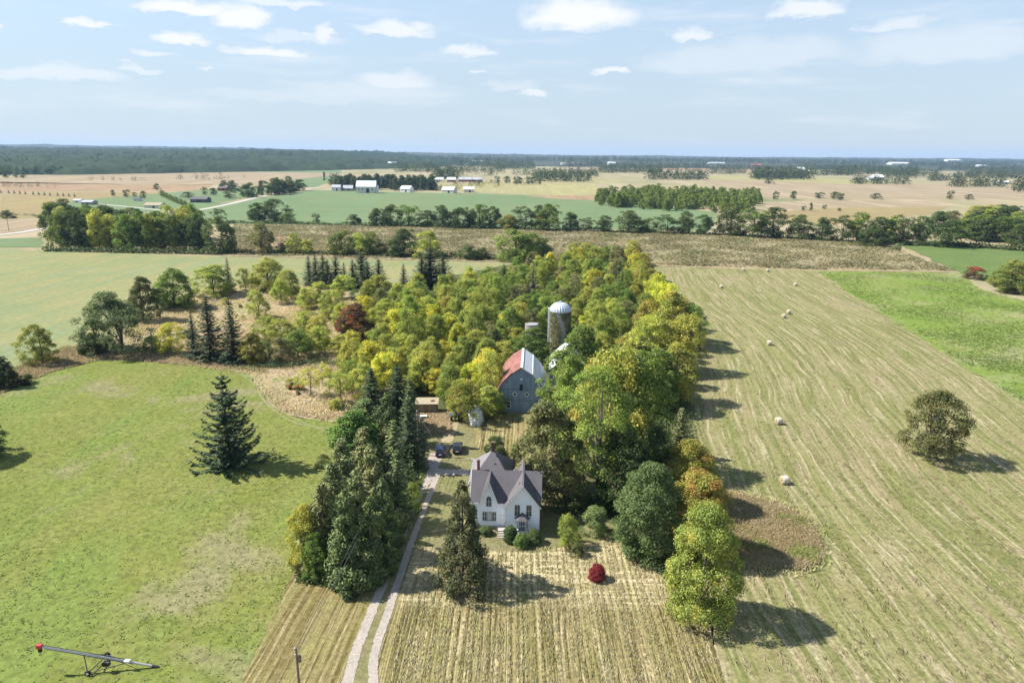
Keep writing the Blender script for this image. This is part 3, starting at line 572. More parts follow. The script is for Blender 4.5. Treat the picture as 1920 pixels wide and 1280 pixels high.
for i in range(34):
    while True:
        x, b = gq.uniform(300, 690), gq.uniform(550, 785)
        if inpoly(x, b, CL): break
    hh_ = gq.uniform(1.1, 3.0); q = P(x, b); T('bush' if i % 3 else 'thin', ['olive','yellowgreen','hedge','gold'][i % 4], x, loc=(q[0], q[1]), H=hh_, Wm=hh_*gq.uniform(.8, 1.3), label='low %s in the dry weeds of the clearing' % ('scrubby shrub' if i % 3 else 'thin seedling tree'), group=g1 if i % 3 else 'thin seedling trees in the clearing', cat='shrub', name='shrub' if i % 3 else 'sapling')
g1 = 'spruces along the back of the wood'
for (x, t_, w, H) in [(577,480,22,13),(590,479,28,14),(604,478,30,14.5),(613,486,24,13),(628,476,26,14.5),(644,492,16,11),(660,486,22,13),(676,470,44,17),(688,490,26,13),(709,484,28,13),(756,494,18,12),(790,478,34,15),(806,462,48,18),(830,470,30,15),(945,494,16,12)]:
    T('slimspruce','spruce',x,top=t_,H=H,wpx=w*1.45,label='slim dark spruce in the row along the back of the wood',group=g1)
T('slimspruce','purple',1000,top=489,H=19,wpx=34,label='tall purplish-grey spruce rising from the middle of the wood')
T('lonespruce','spruce',433,874,699,118,label='lone dark spruce with upswept branch tips in the near meadow',v=0,rz=.4)
T('maple','dark',-42,862,780,90,label='tree just off the left edge whose shadow falls on the meadow')

# --- conifer belt by the driveway
g1 = 'conifers of the belt along the driveway'
BELT = [('spruce','spruce',700,812,688,76),('spruce','spruce',748,808,684,84),('spruce','sprucelite',772,835,705,60),('pine','pine',662,885,772,96),('pine','sprucelite',690,850,750,80),
        ('cedar','sprucelite',728,870,735,76),('spruce','spruce',768,880,745,70),('cedar','cedar',690,930,800,84),('spruce','sprucelite',742,930,785,86),('cedar','cedar',648,960,822,82),('cedar','cedar',700,985,835,86),('spruce','sprucelite',748,980,840,72),
        ('cedar','cedar',628,1010,868,84),('cedar','cedar',675,1040,880,92),('cedar','sprucelite',722,1035,895,84),('cedar','cedar',612,1055,905,82),('cedar','sprucelite',655,1085,920,96),('cedar','sprucelite',698,1085,930,84)]
ORD = ['frontmost', 'second', 'third', 'fourth', 'fifth', 'sixth', 'seventh', 'eighth', 'ninth']
def belt_side(x, b): m = 665+(1085-b)*.26; return 'meadow side' if x < m-22 else 'driveway side' if x > m+22 else 'middle'
for (k, l, x, b, t_, w) in BELT:
    sd = belt_side(x, b); n_ = sorted([q[3] for q in BELT if belt_side(q[2], q[3]) == sd and q[1] != 'pine'], reverse=True).index(b) if l != 'pine' else 0
    if l == 'pine': T(k, l, x, b, t_, w, label='bright green pine on the meadow side of the conifer belt')
    else: T(k, l, x, b, t_, w, label='%s %s in the conifer belt, %s from its front end on the %s' % ('dark' if l == 'spruce' else 'olive', k, ORD[n_], sd), group=g1)
T('maple','gold',578,1070,950,66,label='yellow leafy tree at the front left corner of the conifer belt')
T('maple','green',592,1085,1000,50,label='green leafy shrubby tree at the front foot of the conifer belt')
T('bush','bright',772,958,905,36,label='bright green shrub beside the driveway under the conifers')
T('bush','bright',735,1010,965,34,label='bright green low shrub by the nearer driveway bend')
T('bush','olive',604,875,852,28,label='grey-brown bush on the meadow beside the conifer belt')

# --- garden
T('frontcedar','frontcedar',868,1092,903,108,label='big ragged dark cedar on the lawn left of the white house',v=0,rz=1.0)
for (x, b, t_, w, l, lab) in [(957.5,1017,986,27,'box','tall dark clipped shrub left of the bay window'),(977,1027,1001,25,'boxlight','light green clipped shrub in front of the bay window'),(1001,1019,993,27,'box','dark clipped shrub right of the bay window'),(911,1003,988,24,'box','low dark clipped hedge left of the front steps')]:
    T('clipped',l,x,b,t_,w,label=lab,cat='shrub')
T('locust','bright',1066,1027,966,44,label='bright feathery green young tree on the lawn right of the house')
T('bush','cool',1114,1000,950,50,label='round green bushy tree on the lawn right of the feathery young tree')
T('clipped','red',1119,1088,1059,30,label='red bush alone on the mown front lawn',cat='shrub')
T('bush','dark',929,858,819,42,label='round dark bush right behind the white house',cat='shrub')
T('bush','olive',972,868,846,40,label='low bush behind the right end of the white house',cat='shrub')
T('bush','hedge',1082,1043,1018,26,label='small dark shrub at the foot of the feathery young tree',cat='shrub')

# --- right-hand belt
T('chestnut','olive',1025,935,748,126,label='big olive lumpy tree behind the right end of the house',v=0)
T('honey','bright',1112,948,690,150,label='tall layered bright green honey locust right of the olive tree')
T('locust','yellowgreen',1135,880,640,135,label='tall pale yellow-green locust behind the honey locust')
T('tallash','gold',1105,840,668,80,label='pale gold tree top between the barn and the tall locust')
T('maple','green',1195,880,655,110,label='green tree at the right of the pale tall locust')
T('maple','green',1062,800,655,96,label='green tree covering the right side of the barn')
T('maple','green',1090,760,610,90,label='green tree behind the one covering the right side of the barn')
T('maple','dark',1175,960,800,110,label='dark shaded tree between the honey locust and the blue-green maple')
T('cedar','hedge',1225,940,790,90,label='dark evergreen deep in the belt left of the orange maples')
T('spruce','cedar',1272,858,763,60,label='ragged spruce at the edge of the hayfield above the orange maples')
T('thin','gold',1268,765,700,48,label='thin yellowing tree at the hayfield edge above the ragged spruce',name='ash_tree')
T('bigmaple','cool',1215,1042,868,118,label='blue-green full maple left of the orange maples',v=1)
T('bigmaple','autumn',1285,955,826,100,label='orange-topped maple, farthest of the turning row',v=1)
T('bigmaple','autumn',1300,1040,884,118,label='orange and yellow maple in the middle of the turning row',v=0)
T('bigmaple','maple',1310,1156,943,126,label='large green-yellow maple nearest the camera in the turning row',v=1,rz=2.0)
T('oak','oak',1740,860,731,104,label='lone dark olive tree standing in the hayfield')
g1 = 'gold-leaved trees along the hayfield edge of the wood'
for (x, b, t_, w, l, k) in [(1255,755,640,80,'gold','tallash'),(1280,700,590,70,'gold','locust'),(1225,770,650,80,'green','maple'),(1293,655,570,50,'green','locust'),(1285,640,565,56,'hedge','tallash'),(1262,650,545,66,'gold','tallash'),(1240,620,530,70,'yellow','locust'),(1250,700,600,70,'gold','locust'),(1215,700,590,80,'yellowgreen','locust')]:
    T(k,l,x,b,t_,w,label='%s tree at the hayfield edge of the wood' % ('yellow-gold' if l in ('gold','yellow') else 'green'),group=g1+' '+('gold' if l in ('gold','yellow') else 'green'))

# --- the wood behind the barn
def wood():
    g = np.random.default_rng(5)
    poly = [tuple(P(x, y, 10)[:2]) for x, y in [(640,560),(690,530),(760,525),(840,512),(920,500),(960,482),(1060,462),(1190,463),(1215,500),(1240,540),(1280,590),(1290,640),(1250,690),(1190,640),(1100,640),(1060,600),(1040,570),(985,630),(960,650),(930,680),(915,720),(860,715),(830,690),(800,680),(690,680),(650,680),(640,600)]]
    keep = [tuple(AY(1049,640,190)[:2])+(7,), tuple(AY(997,640,192)[:2])+(4.5,), (2.4, 157, 12.5), (-8, 172, 5), tuple(AY(1045,660,178)[:2])+(8.,)]
    xs = [q[0] for q in poly]; ys = [q[1] for q in poly]; pts = []; n = 0
    for it in range(40000):
        x = g.uniform(min(xs), max(xs)); y = g.uniform(min(ys), max(ys))
        if not inpoly(x, y, poly): continue
        if any(math.hypot(x-a, y-b) < r for a, b, r in keep): continue
        dm = 6.2 if y < 240 else 7.3
        if any((x-a)**2+(y-b)**2 < dm*dm for a, b in pts): continue
        pts.append((x, y))
    for (x, y) in sorted(pts, key=lambda p: -p[1]):
        px_ = 960+1280*x/depth((x, y, 8)); u = g.random()
        if px_ > 1180: l = 'gold' if u < .3 else 'yellow' if u < .36 else 'yellowgreen' if u < .75 else 'green'
        elif px_ > 930: l = 'green' if u < .3 else 'bright' if u < .62 else 'yellowgreen' if u < .95 else 'yellow'
        elif y > 230: l = 'yellowgreen' if u < .62 else 'bright' if u < .88 else 'green'
        else: l = 'yellowgreen' if u < .68 else 'yellow' if u < .8 else 'bright' if u < .92 else 'gold'
        if g.random() < .1: l = 'olive'
        k = 'locust' if u*7 % 1 < .6 else 'maple' if px_ > 930 and u*13 % 1 < .6 else 'tallash'
        H = g.uniform(7, 14.5) if y > 190 else g.uniform(6, 11.5)
        hue = {'gold': 'golden', 'yellow': 'yellow', 'yellowgreen': 'yellow-green', 'green': 'deep green', 'bright': 'bright green', 'olive': 'dull olive'}[l]
        side = 'behind the barn and silo' if px_ > 930 else 'left of the barn'
        T(k, l, 0, loc=(x, y), H=H, Wm=(3.2+H*.42)*g.uniform(.82, 1.12), label='%s tree in the dense wood %s' % (hue, side), group='%s trees of the wood %s' % (hue, side))
    return len(pts)
print('wood trees', wood())
T('maple','green',999,top=615,H=11.5,wpx=64,label='deep green tree hiding the foot of the short roofless silo')
T('maple','green',1085,top=612,H=11,wpx=70,label='deep green tree at the right foot of the domed silo')
g1 = 'young trees between the yard and the wood'
for (x, b, t_, w, l) in [(845,762,685,54,'bright'),(820,742,690,46,'yellow'),(925,760,660,54,'yellowgreen'),(720,735,660,60,'yellow'),(690,715,640,60,'yellow'),(785,735,670,50,'yellowgreen'),(660,700,620,50,'gold'),(938,775,735,26,'green'),(880,742,680,46,'yellow')]:
    HN = {'bright': 'bright green', 'yellow': 'yellow', 'yellowgreen': 'yellow-green', 'gold': 'golden', 'green': 'deep green'}[l]; T('locust',l,x,b,t_,w,label='young %s tree %s in front of the wood' % (HN, 'at the edge of the yard' if x > 770 else 'at the edge of the clearing'),group=g1+' '+HN)

# --- hedgerows
g1 = 'trees of the hedgerow along the back of the pale crop'
for (x, b, t_, w, l) in [(420,474,408,50,'hedge'),(490,474,416,44,'olive'),(552,476,438,28,'yellowgreen'),(574,476,448,28,'yellowgreen'),(640,478,432,42,'wood'),(672,478,436,34,'yellowgreen'),(694,478,434,34,'wood'),(757,480,428,46,'dark'),(735,480,450,30,'hedge'),(806,482,432,46,'yellowgreen'),(880,486,460,34,'hedge'),(905,486,464,26,'hedge'),(968,488,428,58,'green'),(995,488,436,36,'green'),(1018,486,445,36,'green'),(530,474,456,20,'olive'),(715,478,455,24,'olive')]:
    T('field','%s' % l,x,b,t_,w,label='%s tree in the broken hedgerow between pale crop and scrub field' % {'hedge':'dark green','olive':'grey-olive','yellowgreen':'yellow-green','wood':'mid green','dark':'darkest','green':'full green'}[l],group=g1+' '+l)
g1 = 'trees of the long hedgerow before the green crop'
hd = [(410,418,390,24),(487,416,380,36),(512,416,372,44),(540,418,398,26),(594,420,400,14),(664,422,402,24),(706,424,390,28),(732,424,382,34),(766,424,383,42),(800,425,394,34),(830,427,384,32),(858,428,388,36),(880,428,388,26),(901,428,383,36),(926,428,386,30),(955,430,404,30),(985,430,386,38),(1008,430,384,30),(1028,432,381,44),(1070,432,397,30),(1100,433,408,30),(1130,434,404,34),(1180,436,394,44),(1212,436,408,30),(1250,438,402,38),(1280,438,396,34),(1320,440,402,36),(1368,442,388,46),(1410,444,390,56),(1450,446,388,50),(1498,448,402,46),(1540,450,406,34),(1578,452,403,42),(1606,452,398,46),(1650,456,406,60),(1640,462,424,44),(1690,456,402,40),(1720,456,405,38)]
for i, (x, b, t_, w) in enumerate(hd):
    T('field' if i % 4 else 'openfield',['hedge','dark','hedge','wood','hedge'][i % 5],x,b,t_,w,label='dark green tree in the long hedgerow in front of the green crop',group=g1)
T('field','gold',955,430,402,30,label='yellow-orange tree in the middle of the long hedgerow')
T('field','yellow',1668,452,404,30,label='yellow tree near the right end of the long hedgerow')
T('bush','rust',1826,523,500,36,label='low reddish bush at the corner of the vivid green field',cat='shrub')
T('bush','grey',1680,470,456,16,label='small grey bush at the corner of the scrub field',cat='shrub')
T('maple','maple',1888,548,486,64,label='green-yellow tree at the right edge beside the vivid green field')
T('maple','olive',1915,550,500,50,label='tree cut by the right edge beside the vivid green field')
# --- woodlot left (each tree) and right
g1 = 'trees of the left woodlot'
g = np.random.default_rng(3)
for r_, (yb, hh) in enumerate([(446, 58), (456, 60), (466, 64)]):
    for i in range(12):
        x = 108+i*23.5+g.uniform(-7, 7)+r_*5; yy = yb+(x-100)*.008+g.uniform(-1.5, 1.5)
        l = ['wood','dark','yellowgreen','wood','hedge','gold','wood','green','hedge','yellowgreen','wood','hedge'][(i*5+r_*3) % 12]
        T('field',l,x,yy,yy-hh*g.uniform(.85, 1.22),38*g.uniform(.85, 1.2),label='leafy tree of the dense left woodlot beside the pale crop',group=g1)
T('field','dark',100,418,378,34,label='dark round tree behind the left end of the left woodlot')
T('field','dark',125,414,372,32,label='second dark round tree behind the left end of the woodlot')
T('field','hedge',14,409,394,22,label='small round tree beside the road at the left edge')
g1 = 'trees of the right woodlot'
for i in range(46):
    x = g.uniform(1740, 1990); f = g.random(); yb = 462-(f*58)+max(0, (x-1740))*.07*(1-f)
    if x < 1800 and f > .5: continue
    l = ['hedge','wood','dark','hedge','yellowgreen','olive','wood','gold'][i % 8]
    T('field',l,x,yb,yb-46*(1-.42*f)*g.uniform(.85, 1.2),52*(1-.45*f),label='leafy tree of the large wood at the right edge of the photo',group=g1)
# roadside and field trees
g1 = 'trees in the lane to the far farm'
for (x, b, t_, w) in [(422,356,338,16),(436,358,338,20),(466,370,342,26),(492,366,338,22),(515,365,334,30),(530,364,336,26),(545,362,338,24),(562,358,336,24),(540,358,330,20),(520,358,332,18)]:
    T('field','hedge',x,b,t_,w,label='dark tree in the group along the lane to the far white barn',group=g1)
g1 = 'single trees and bushes on the plain'
for (x, b, t_, w) in [(354,372,360,18),(384,366,350,10),(400,366,352,14),(430,372,356,22),(293,357,344,12),(237,370,355,12),(212,368,356,8),(252,369,360,8),(270,373,358,10),(11,334,316,12),(30,334,320,10),(44,334,321,10),(1440,345,335,14),(1453,375,358,12),(1487,374,358,14),(1535,372,360,16),(1563,374,359,14),(1575,375,361,14),(1640,374,362,16),(1780,374,357,12),(1815,375,364,12),(1506,395,386,8),(1520,396,380,8),(1545,392,384,8),(1573,396,390,7),(933,343,330,10),(950,344,330,12),(968,346,330,13),(975,346,333,10),(990,346,330,11),(998,346,331,10),(1012,346,334,8),(1225,330,318,10)]:
    T('openfield','hedge',x,b,t_,w,label='small single tree out on the far plain',group=g1)
g1 = 'small conifers planted in a row on the left plain'
for i in range(13): T('slimspruce','spruce',2+i*11.5+(i*7 % 4),362+i*.6,355+i*.6,4.5,label='tiny dark conifer in the planted row on the left plain',group=g1)
g1 = 'young trees lining the farm lane'
for i in range(12): T('openfield','wood',303+i*4.6,368+i*2.1,357+i*2.1,9,label='young pale green tree lining the farm lane beyond the left woodlot',group=g1)

# --- woods that read as one mass
def mass(name, label, px, n, H, leaf, kinds='field', seed=0, sub=1., wf=(.75, 1.15), elev=None):
    g = np.random.default_rng(seed); poly = [tuple(P(*q)[:2]) for q in px]; xs = [q[0] for q in poly]; ys = [q[1] for q in poly]; out = []; k = 0; it = 0
    while k < n and it < 200000:
        it += 1; x = g.uniform(min(xs), max(xs)); y = g.uniform(min(ys), max(ys))
        if not inpoly(x, y, poly): continue
        q = PROTO[kinds][k % len(PROTO[kinds])]; V = q[4].reshape(-1, 4, 3); m = int(len(V)*sub); V = V[g.choice(len(V), m, replace=False)].copy()
        if sub < 1: c = V.mean(1, keepdims=True); V = c+(V-c)*min(3.2, .95/math.sqrt(sub))
        h = H*g.uniform(.75, 1.2); s = h/q[2]; a = g.uniform(0, 6.28); V = V.reshape(-1, 3)
        w = s*g.uniform(*wf)*1.05
        out.append(np.stack([x+(V[:, 0]*math.cos(a)-V[:, 1]*math.sin(a))*w, y+(V[:, 0]*math.sin(a)+V[:, 1]*math.cos(a))*w, V[:, 2]*s+(float(elev(np.array(x), np.array(y))) if elev else 0)], 1)); k += 1
    V = np.vstack(out); me = mesh_np(name, V, quads(V)); me.materials.append(L[leaf]); o = link(bpy.data.objects.new(name, me)); return tag(o, label, 'wood', None, 'stuff')
mass('middle_wood','dense green wood with autumn flecks beyond the green crop',[(1118,388),(1260,396),(1400,404),(1425,398),(1420,372),(1330,366),(1200,364),(1118,372)],240,15,'wood',seed=1,sub=.2)
mass('farm_wood','dark wood behind the far white barn',[(640,358),(700,356),(812,358),(812,348),(720,344),(625,346)],150,18,'far',seed=2,sub=.13)
def rise(x, y):
    f = np.clip((y-1700-np.clip(x+1100, 0, 900)*1.6)/3200, 0, 1); return 58*f**.8*np.clip((-300-x)/700, 0, 1)
def forest_land():
    g = np.random.default_rng(31); xs = np.arange(-5600, -250, 24.); ys = np.arange(1650, 5600, 30.); X, Y = np.meshgrid(xs, ys); Z = rise(X, Y)+np.where(rise(X, Y) > 1.5, 10+g.normal(0, 7, X.shape), -2.5)
    i = np.arange(X.size).reshape(X.shape); F = np.column_stack([i[:-1, :-1].ravel(), i[:-1, 1:].ravel(), i[1:, 1:].ravel(), i[1:, :-1].ravel()])
    me = mesh_np('forested_rise', np.column_stack([X.ravel(), Y.ravel(), Z.ravel()]), F); me.materials.append(groundmat('forest_canopy', (.024, .038, .02), (.034, .05, .024), (.045, .06, .028), big=.004, mid=.02, fine=.06, bump=0, finev=.35)); tag(link(bpy.data.objects.new('forested_rise', me)), kind='structure')
forest_land()
mass('far_forest','broad dark forest along the left horizon',[(-160,330),(60,328),(200,326),(330,324),(480,318),(610,312),(620,309),(480,314),(330,319),(200,321),(60,322),(-200,324)],1500,19,'far',seed=3,sub=.03)
mass('far_forest_canopy','treetops of the forest rising toward the left horizon',[(-200,324),(60,322),(330,319),(600,309),(620,306),(400,304),(100,304),(-200,306)],1700,20,'far',seed=4,sub=.022,elev=rise)
def strips(name, label, lst, leaf='far', seed=5):
    g = np.random.default_rng(seed); out = []
    for (x0, x1, y0, y1, n, H) in lst:
        H *= 1.6
        for k in range(int(n*1.5)):
            x = g.uniform(x0, x1); b = PH(x, g.uniform(y0, y1)); q = PROTO['field'][k % 4]; V = q[4].reshape(-1, 4, 3); V = V[g.choice(len(V), 40, replace=False)].copy(); c = V.mean(1, keepdims=True); V = (c+(V-c)*3.2).reshape(-1, 3); s = H*g.uniform(.7, 1.25)/q[2]
            w = s*g.uniform(1., 1.5); out.append(np.stack([b[0]+V[:, 0]*w, b[1]+V[:, 1]*w, V[:, 2]*s+b[2]], 1))
    V = np.vstack(out); me = mesh_np(name, V, quads(V)); me.materials.append(L[leaf]); return tag(link(bpy.data.objects.new(name, me)), label, 'wood', None, 'stuff')
strips('distant_trees','hedges and tree belts scattered over the far plain',[
 (640,820,312,316,120,18),(600,640,311,314,40,18),(815,860,333,336,30,16),(700,1000,306,309,180,20),(860,1060,325,330,45,12),(930,1000,315,318,60,16),(1000,1110,338,341,50,14),(1045,1120,326,332,45,14),(860,940,318,324,40,14),
 (1215,1325,334,338,60,15),(1120,1240,321,325,100,15),(1060,1130,310,313,60,18),(1180,1420,303,306,200,20),(1000,1200,301,304,160,20),(1410,1520,332,337,110,18),(1330,1400,324,327,40,12),(1500,1640,314,320,150,18),(1560,1720,322,328,150,18),(1650,1760,324,335,80,15),
 (1760,1920,315,320,120,16),(1780,1880,348,351,45,13),(1900,1960,352,362,40,15),(1790,1920,331,335,90,14),(1420,1920,305,309,260,20),(640,1000,301,304,200,22),(0,640,300,303,260,24),(1740,1800,338,340,30,12),(620,640,345,350,14,12),(330,470,335,337,10,8),(1130,1330,314,317,130,18),(1480,1600,327,330,60,15),(1600,1700,343,346,40,12),(1820,1960,323,328,110,16),(860,1000,311,314,110,18),(1000,1060,331,334,40,13),(1330,1500,317,319,90,16),(1700,1900,310,313,150,18),(740,860,320,323,70,15),(0,120,350,352,10,5),(150,280,338,340,10,5),(725,860,354,360,26,6),(840,935,343,352,20,7)])

# hedge bottoms: undergrowth along the hedgerows and the wood edges
def scrubline(name, label, runs, leaf, seed, size=.55):
    g = np.random.default_rng(seed); pos = []; sz = []
    for (pts, n, h, w) in runs:
        G_ = [P(*q)[:2] for q in pts]; seg = np.array([np.linalg.norm(G_[i+1]-G_[i]) for i in range(len(G_)-1)]); cs = np.concatenate([[0], np.cumsum(seg)])
        hump = g.uniform(.35, 1.2, 80)
        s = g.uniform(0, cs[-1], n); i = np.clip(np.searchsorted(cs, s)-1, 0, len(seg)-1); f = ((s-cs[i])/seg[i])[:, None]; A = np.array(G_); b = A[i]*(1-f)+A[i+1]*f+g.normal(0, w*.4, (n, 2))
        hh = h*np.interp(s/cs[-1]*79, np.arange(80), hump); z = g.uniform(.05, 1, n)*hh
        pos.append(np.column_stack([b, z])); sz.append(np.full(n, size*(.5+h*.28)))
    pos = np.vstack(pos); n = len(pos); nr = g.normal(0, .4, (n, 3))+np.array([0, -.15, .9]); V = cards(pos, nr, np.concatenate(sz)*g.uniform(.6, 1.4, n), g, .7)
    me = mesh_np(name, V, quads(V)); me.materials.append(L[leaf]); return tag(link(bpy.data.objects.new(name, me)), label, 'undergrowth', None, 'stuff')
scrubline('hedge_undergrowth','dark undergrowth along the feet of the hedgerow trees',[([(420,418),(700,424),(1000,431),(1320,440),(1640,456),(1740,458)],9000,3.2,3.5),([(400,475),(600,477),(780,481),(1030,488)],5000,2.6,3.5),([(82,471),(240,474),(390,476)],2600,3,3),([(1690,460),(1800,462),(1960,474)],2500,4,4),([(0,404),(60,404),(90,412)],500,2,3)],'hedge',11,.8)
scrubline('wood_undergrowth','shrubby undergrowth along the edges of the wood and conifer belt',[([(1290,640),(1284,720),(1282,800),(1290,880)],2600,2.4,2.5),([(640,770),(720,770),(800,768)],1200,1.4,2),([(860,760),(900,765),(930,775)],1200,2.0,2.2),([(660,690),(720,720),(800,735),(860,740)],2200,2.2,3),([(700,1085),(740,990),(775,900),(788,840)],2600,1.8,1.2),([(560,1090),(640,1100),(705,1092)],1200,1.1,1.),([(1180,1010),(1240,1070),(1330,1165)],1800,1.3,1.2),([(1040,960),(1110,955),(1170,960)],1400,1.4,2),([(480,690),(540,690),(600,680),(650,690)],1800,1.6,2)],'hedge',12,.45)


# ------------------------------------------------------------------ grass, weeds, hay wisps
def tufts(name, label, px, n, h, w, leaf, seed, clump=0, size=.3, rows=None, stroke=0, cat='grass', near=True):
    g = np.random.default_rng(seed); poly = [tuple(P(*q)[:2]) for q in px]; A = np.array(poly); pts = []
    lo, hi = A.min(0), A.max(0)
    while len(pts) < n:
        q = g.uniform(lo, hi, (20000, 2))
        if near: q = q[g.random(len(q)) < np.clip((lo[1]+25)/q[:, 1], .06, 1)**1.5]
        x, y = q[:, 0], q[:, 1]; c = np.zeros(len(q), bool)
        for i in range(len(poly)):
            x1, y1 = poly[i]; x2, y2 = poly[(i+1) % len(poly)]
            c ^= ((y1 > y) != (y2 > y)) & (x < (x2-x1)*(y-y1)/(y2-y1+1e-9)+x1)
        q = q[c]
        if clump: s = np.sin(q[:, 0]*.13+1.3*np.sin(q[:, 1]*.07))+np.sin(q[:, 1]*.17+1.7*np.sin(q[:, 0]*.09)); q = q[g.random(len(q)) < 1/(1+np.exp(-(s-.2)*clump))]
        pts += list(q)
    if rows:
        q = np.array(pts[:n]); off = np.interp(q[:, 1], [r[0] for r in rows[1]], [r[1] for r in rows[1]]); u = (q[:, 0]-off)/rows[0]; q[:, 0] = off+np.round(u)*rows[0]+.25*rows[0]*np.sin(np.round(u)*7.7)+g.normal(0, rows[0]*.12, n); pts = list(q)
    c = np.array(pts[:n]); k = 3; c = np.repeat(c, k, 0); m = len(c); c = c+g.normal(0, w, (m, 2)); hh = h*g.uniform(.35, 1.25, m)
    nr = np.column_stack([g.normal(0, .45, m), g.normal(0, .45, m), np.ones(m)]); al = np.column_stack([g.normal(0, 1, (m, 2)), np.zeros(m)])
    if stroke > 0: al = np.column_stack([g.normal(0, .18, m), np.ones(m), np.zeros(m)])
    if stroke < 0: al = np.column_stack([g.normal(0, .3, (m, 2)), np.ones(m)]); nr = np.column_stack([g.normal(-.5, .6, m), g.normal(-.3, .6, m), g.uniform(.3, .9, m)])
    V = cards(np.column_stack([c, .27+hh*.55]), nr, size*g.uniform(.6, 1.4, m), g, abs(stroke) or .65, al)
    me = mesh_np(name, V, quads(V)); me.materials.append(L[leaf]); return tag(link(bpy.data.objects.new(name, me)), label, cat, None, 'stuff')
MEADOW = [(-60,770),(60,708),(180,676),(400,690),(468,703),(520,770),(640,792),(610,900),(570,1050),(430,1300),(-200,1300)]
tufts('meadow_grass','rough green grass tufts all over the near meadow',MEADOW,5500,.07,.2,'tuft',21,clump=.7,size=.22)
tufts('clearing_weeds','tall dry pinkish weeds covering the clearing',[(180,668),(260,600),(330,560),(440,535),(640,540),(700,600),(700,770),(790,770),(700,800),(640,795),(530,775),(490,735),(475,705),(330,684)],28000,.45,.45,'weed',22,clump=1.2,size=.6,stroke=-.3,cat='weeds')
tufts('verge_weeds','dry brown weeds on the verge between meadow and pale crop',[(-60,770),(-60,700),(30,690),(120,652),(200,645),(330,660),(480,670),(500,700),(400,690),(200,674),(100,698),(0,740)],12000,.45,.35,'weed',23,size=.6,stroke=-.3,cat='weeds')
tufts('bank_weeds','tall reddish-brown weeds on the bank right of the maples',[(1335,960),(1370,928),(1450,948),(1510,978),(1536,1010),(1542,1050),(1510,1068),(1430,1066),(1370,1072),(1340,1060)],13000,.5,.3,'weedred',24,size=.75,stroke=-.2,cat='weeds')
tufts('bank_fringe','scattered dry weeds thinning out round the weed bank',[(1325,950),(1370,918),(1455,938),(1520,970),(1550,1008),(1556,1055),(1515,1080),(1430,1078),(1370,1084),(1330,1075)],1800,.4,.35,'weedred',41,size=.6,stroke=-.2,cat='weeds')
tufts('field_scrub','low brown scrub covering the wide unfarmed field',[(440,422),(700,425),(1190,436),(1640,456),(1790,508),(1530,506),(1200,497),(960,490),(420,479)],30000,.9,.7,'scrub',25,clump=1.,size=1.1,cat='scrub',near=False)
tufts('hay_wisps','loose hay wisps left on the stubble field',[(1215,502),(1525,510),(1918,760),(2100,900),(1980,1300),(1345,1300),(1340,1165),(1310,1000),(1290,800),(1300,620)],5000,.04,.25,'hay',26,size=.85,cat='hay',rows=(1.9, HC),stroke=.12)
tufts('lawn_wisps','cut grass lying on the mown front lawn',[(735,1300),(745,1180),(775,1085),(830,1045),(1150,1015),(1250,1090),(1325,1165),(1350,1300)],7000,.03,.1,'hay',27,size=.6,cat='hay',rows=(.74, [(50, 0), (120, .5)]),stroke=.13)
tufts('crop_tufts','leafy tufts in the vivid green field',[(1535,511),(1798,514),(1830,540),(1960,575),(2100,700),(2000,800),(1920,756)],9000,.25,.4,'tuft',28,clump=1.5,size=.45)
tufts('yard_weeds','dry weeds around the wrecks beside the shed',[(785,778),(840,775),(845,812),(800,815),(786,800)],2500,.4,.3,'weed',29,size=.6,stroke=-.3,cat='weeds')
tufts('edge_grass','taller grass along the edges of the drive and lawn',[(700,1090),(745,990),(790,880),(800,885),(770,960),(740,1060),(715,1100)],2500,.35,.2,'tuft',30)

# ------------------------------------------------------------------ building materials
def boards(name, col, w=.25, seam=.82, rough=.6, metal=0., rust=None, axis=0, dirt=.2):
    """vertical ribbed metal or boards: ribs as fine relief, colour streaks"""
    m, t, b = newmat(name); tc = t.new('ShaderNodeTexCoord'); sx = t.new('ShaderNodeSeparateXYZ'); t.l.new(tc.outputs['Object'], sx.inputs[0])
    r = t.math('PINGPONG', sx.outputs[axis], w/2); st = t.noise(t.scale(tc.outputs['Object'], (1.6, 1.6, .18)), 1.3, 5, .65); big = t.noise(tc.outputs['Object'], .35, 4, .6)
    c = t.mix(t.ramp(st, .3, .7), tuple(x*(1-dirt) for x in col), tuple(min(1, x*(1+dirt)) for x in col))
    if rust: c = t.mix(t.ramp(big, .44, .6, 0, .85), c, rust)
    c = t.mix(t.ramp(r, w*.1, 0, 0, .35), c, tuple(x*.55 for x in col)); t.l.new(c, b.inputs['Base Color']); b.inputs['Roughness'].default_value = rough; b.inputs['Metallic'].default_value = metal
    bn = t.new('ShaderNodeBump'); bn.inputs['Distance'].default_value = .04; t.l.new(t.ramp(r, 0, w*.25), bn.inputs['Height']); t.l.new(bn.outputs[0], b.inputs['Normal']); return m
def shingles(name, col):
    m, t, b = newmat(name); tc = t.new('ShaderNodeTexCoord'); v = tc.outputs['Object']
    n = t.noise(t.scale(v, (2.2, 5, 5)), 1.5, 6, .8); n2 = t.noise(v, .7, 4, .6); c = t.mix(n, tuple(x*.55 for x in col), tuple(x*1.5 for x in col)); c = t.mix(t.ramp(n2, .4, .7, 0, .4), c, tuple(x*.75 for x in col))
    t.l.new(c, b.inputs['Base Color']); b.inputs['Roughness'].default_value = .9; bn = t.new('ShaderNodeBump'); bn.inputs['Distance'].default_value = .03; t.l.new(n, bn.inputs['Height']); t.l.new(bn.outputs[0], b.inputs['Normal']); return m
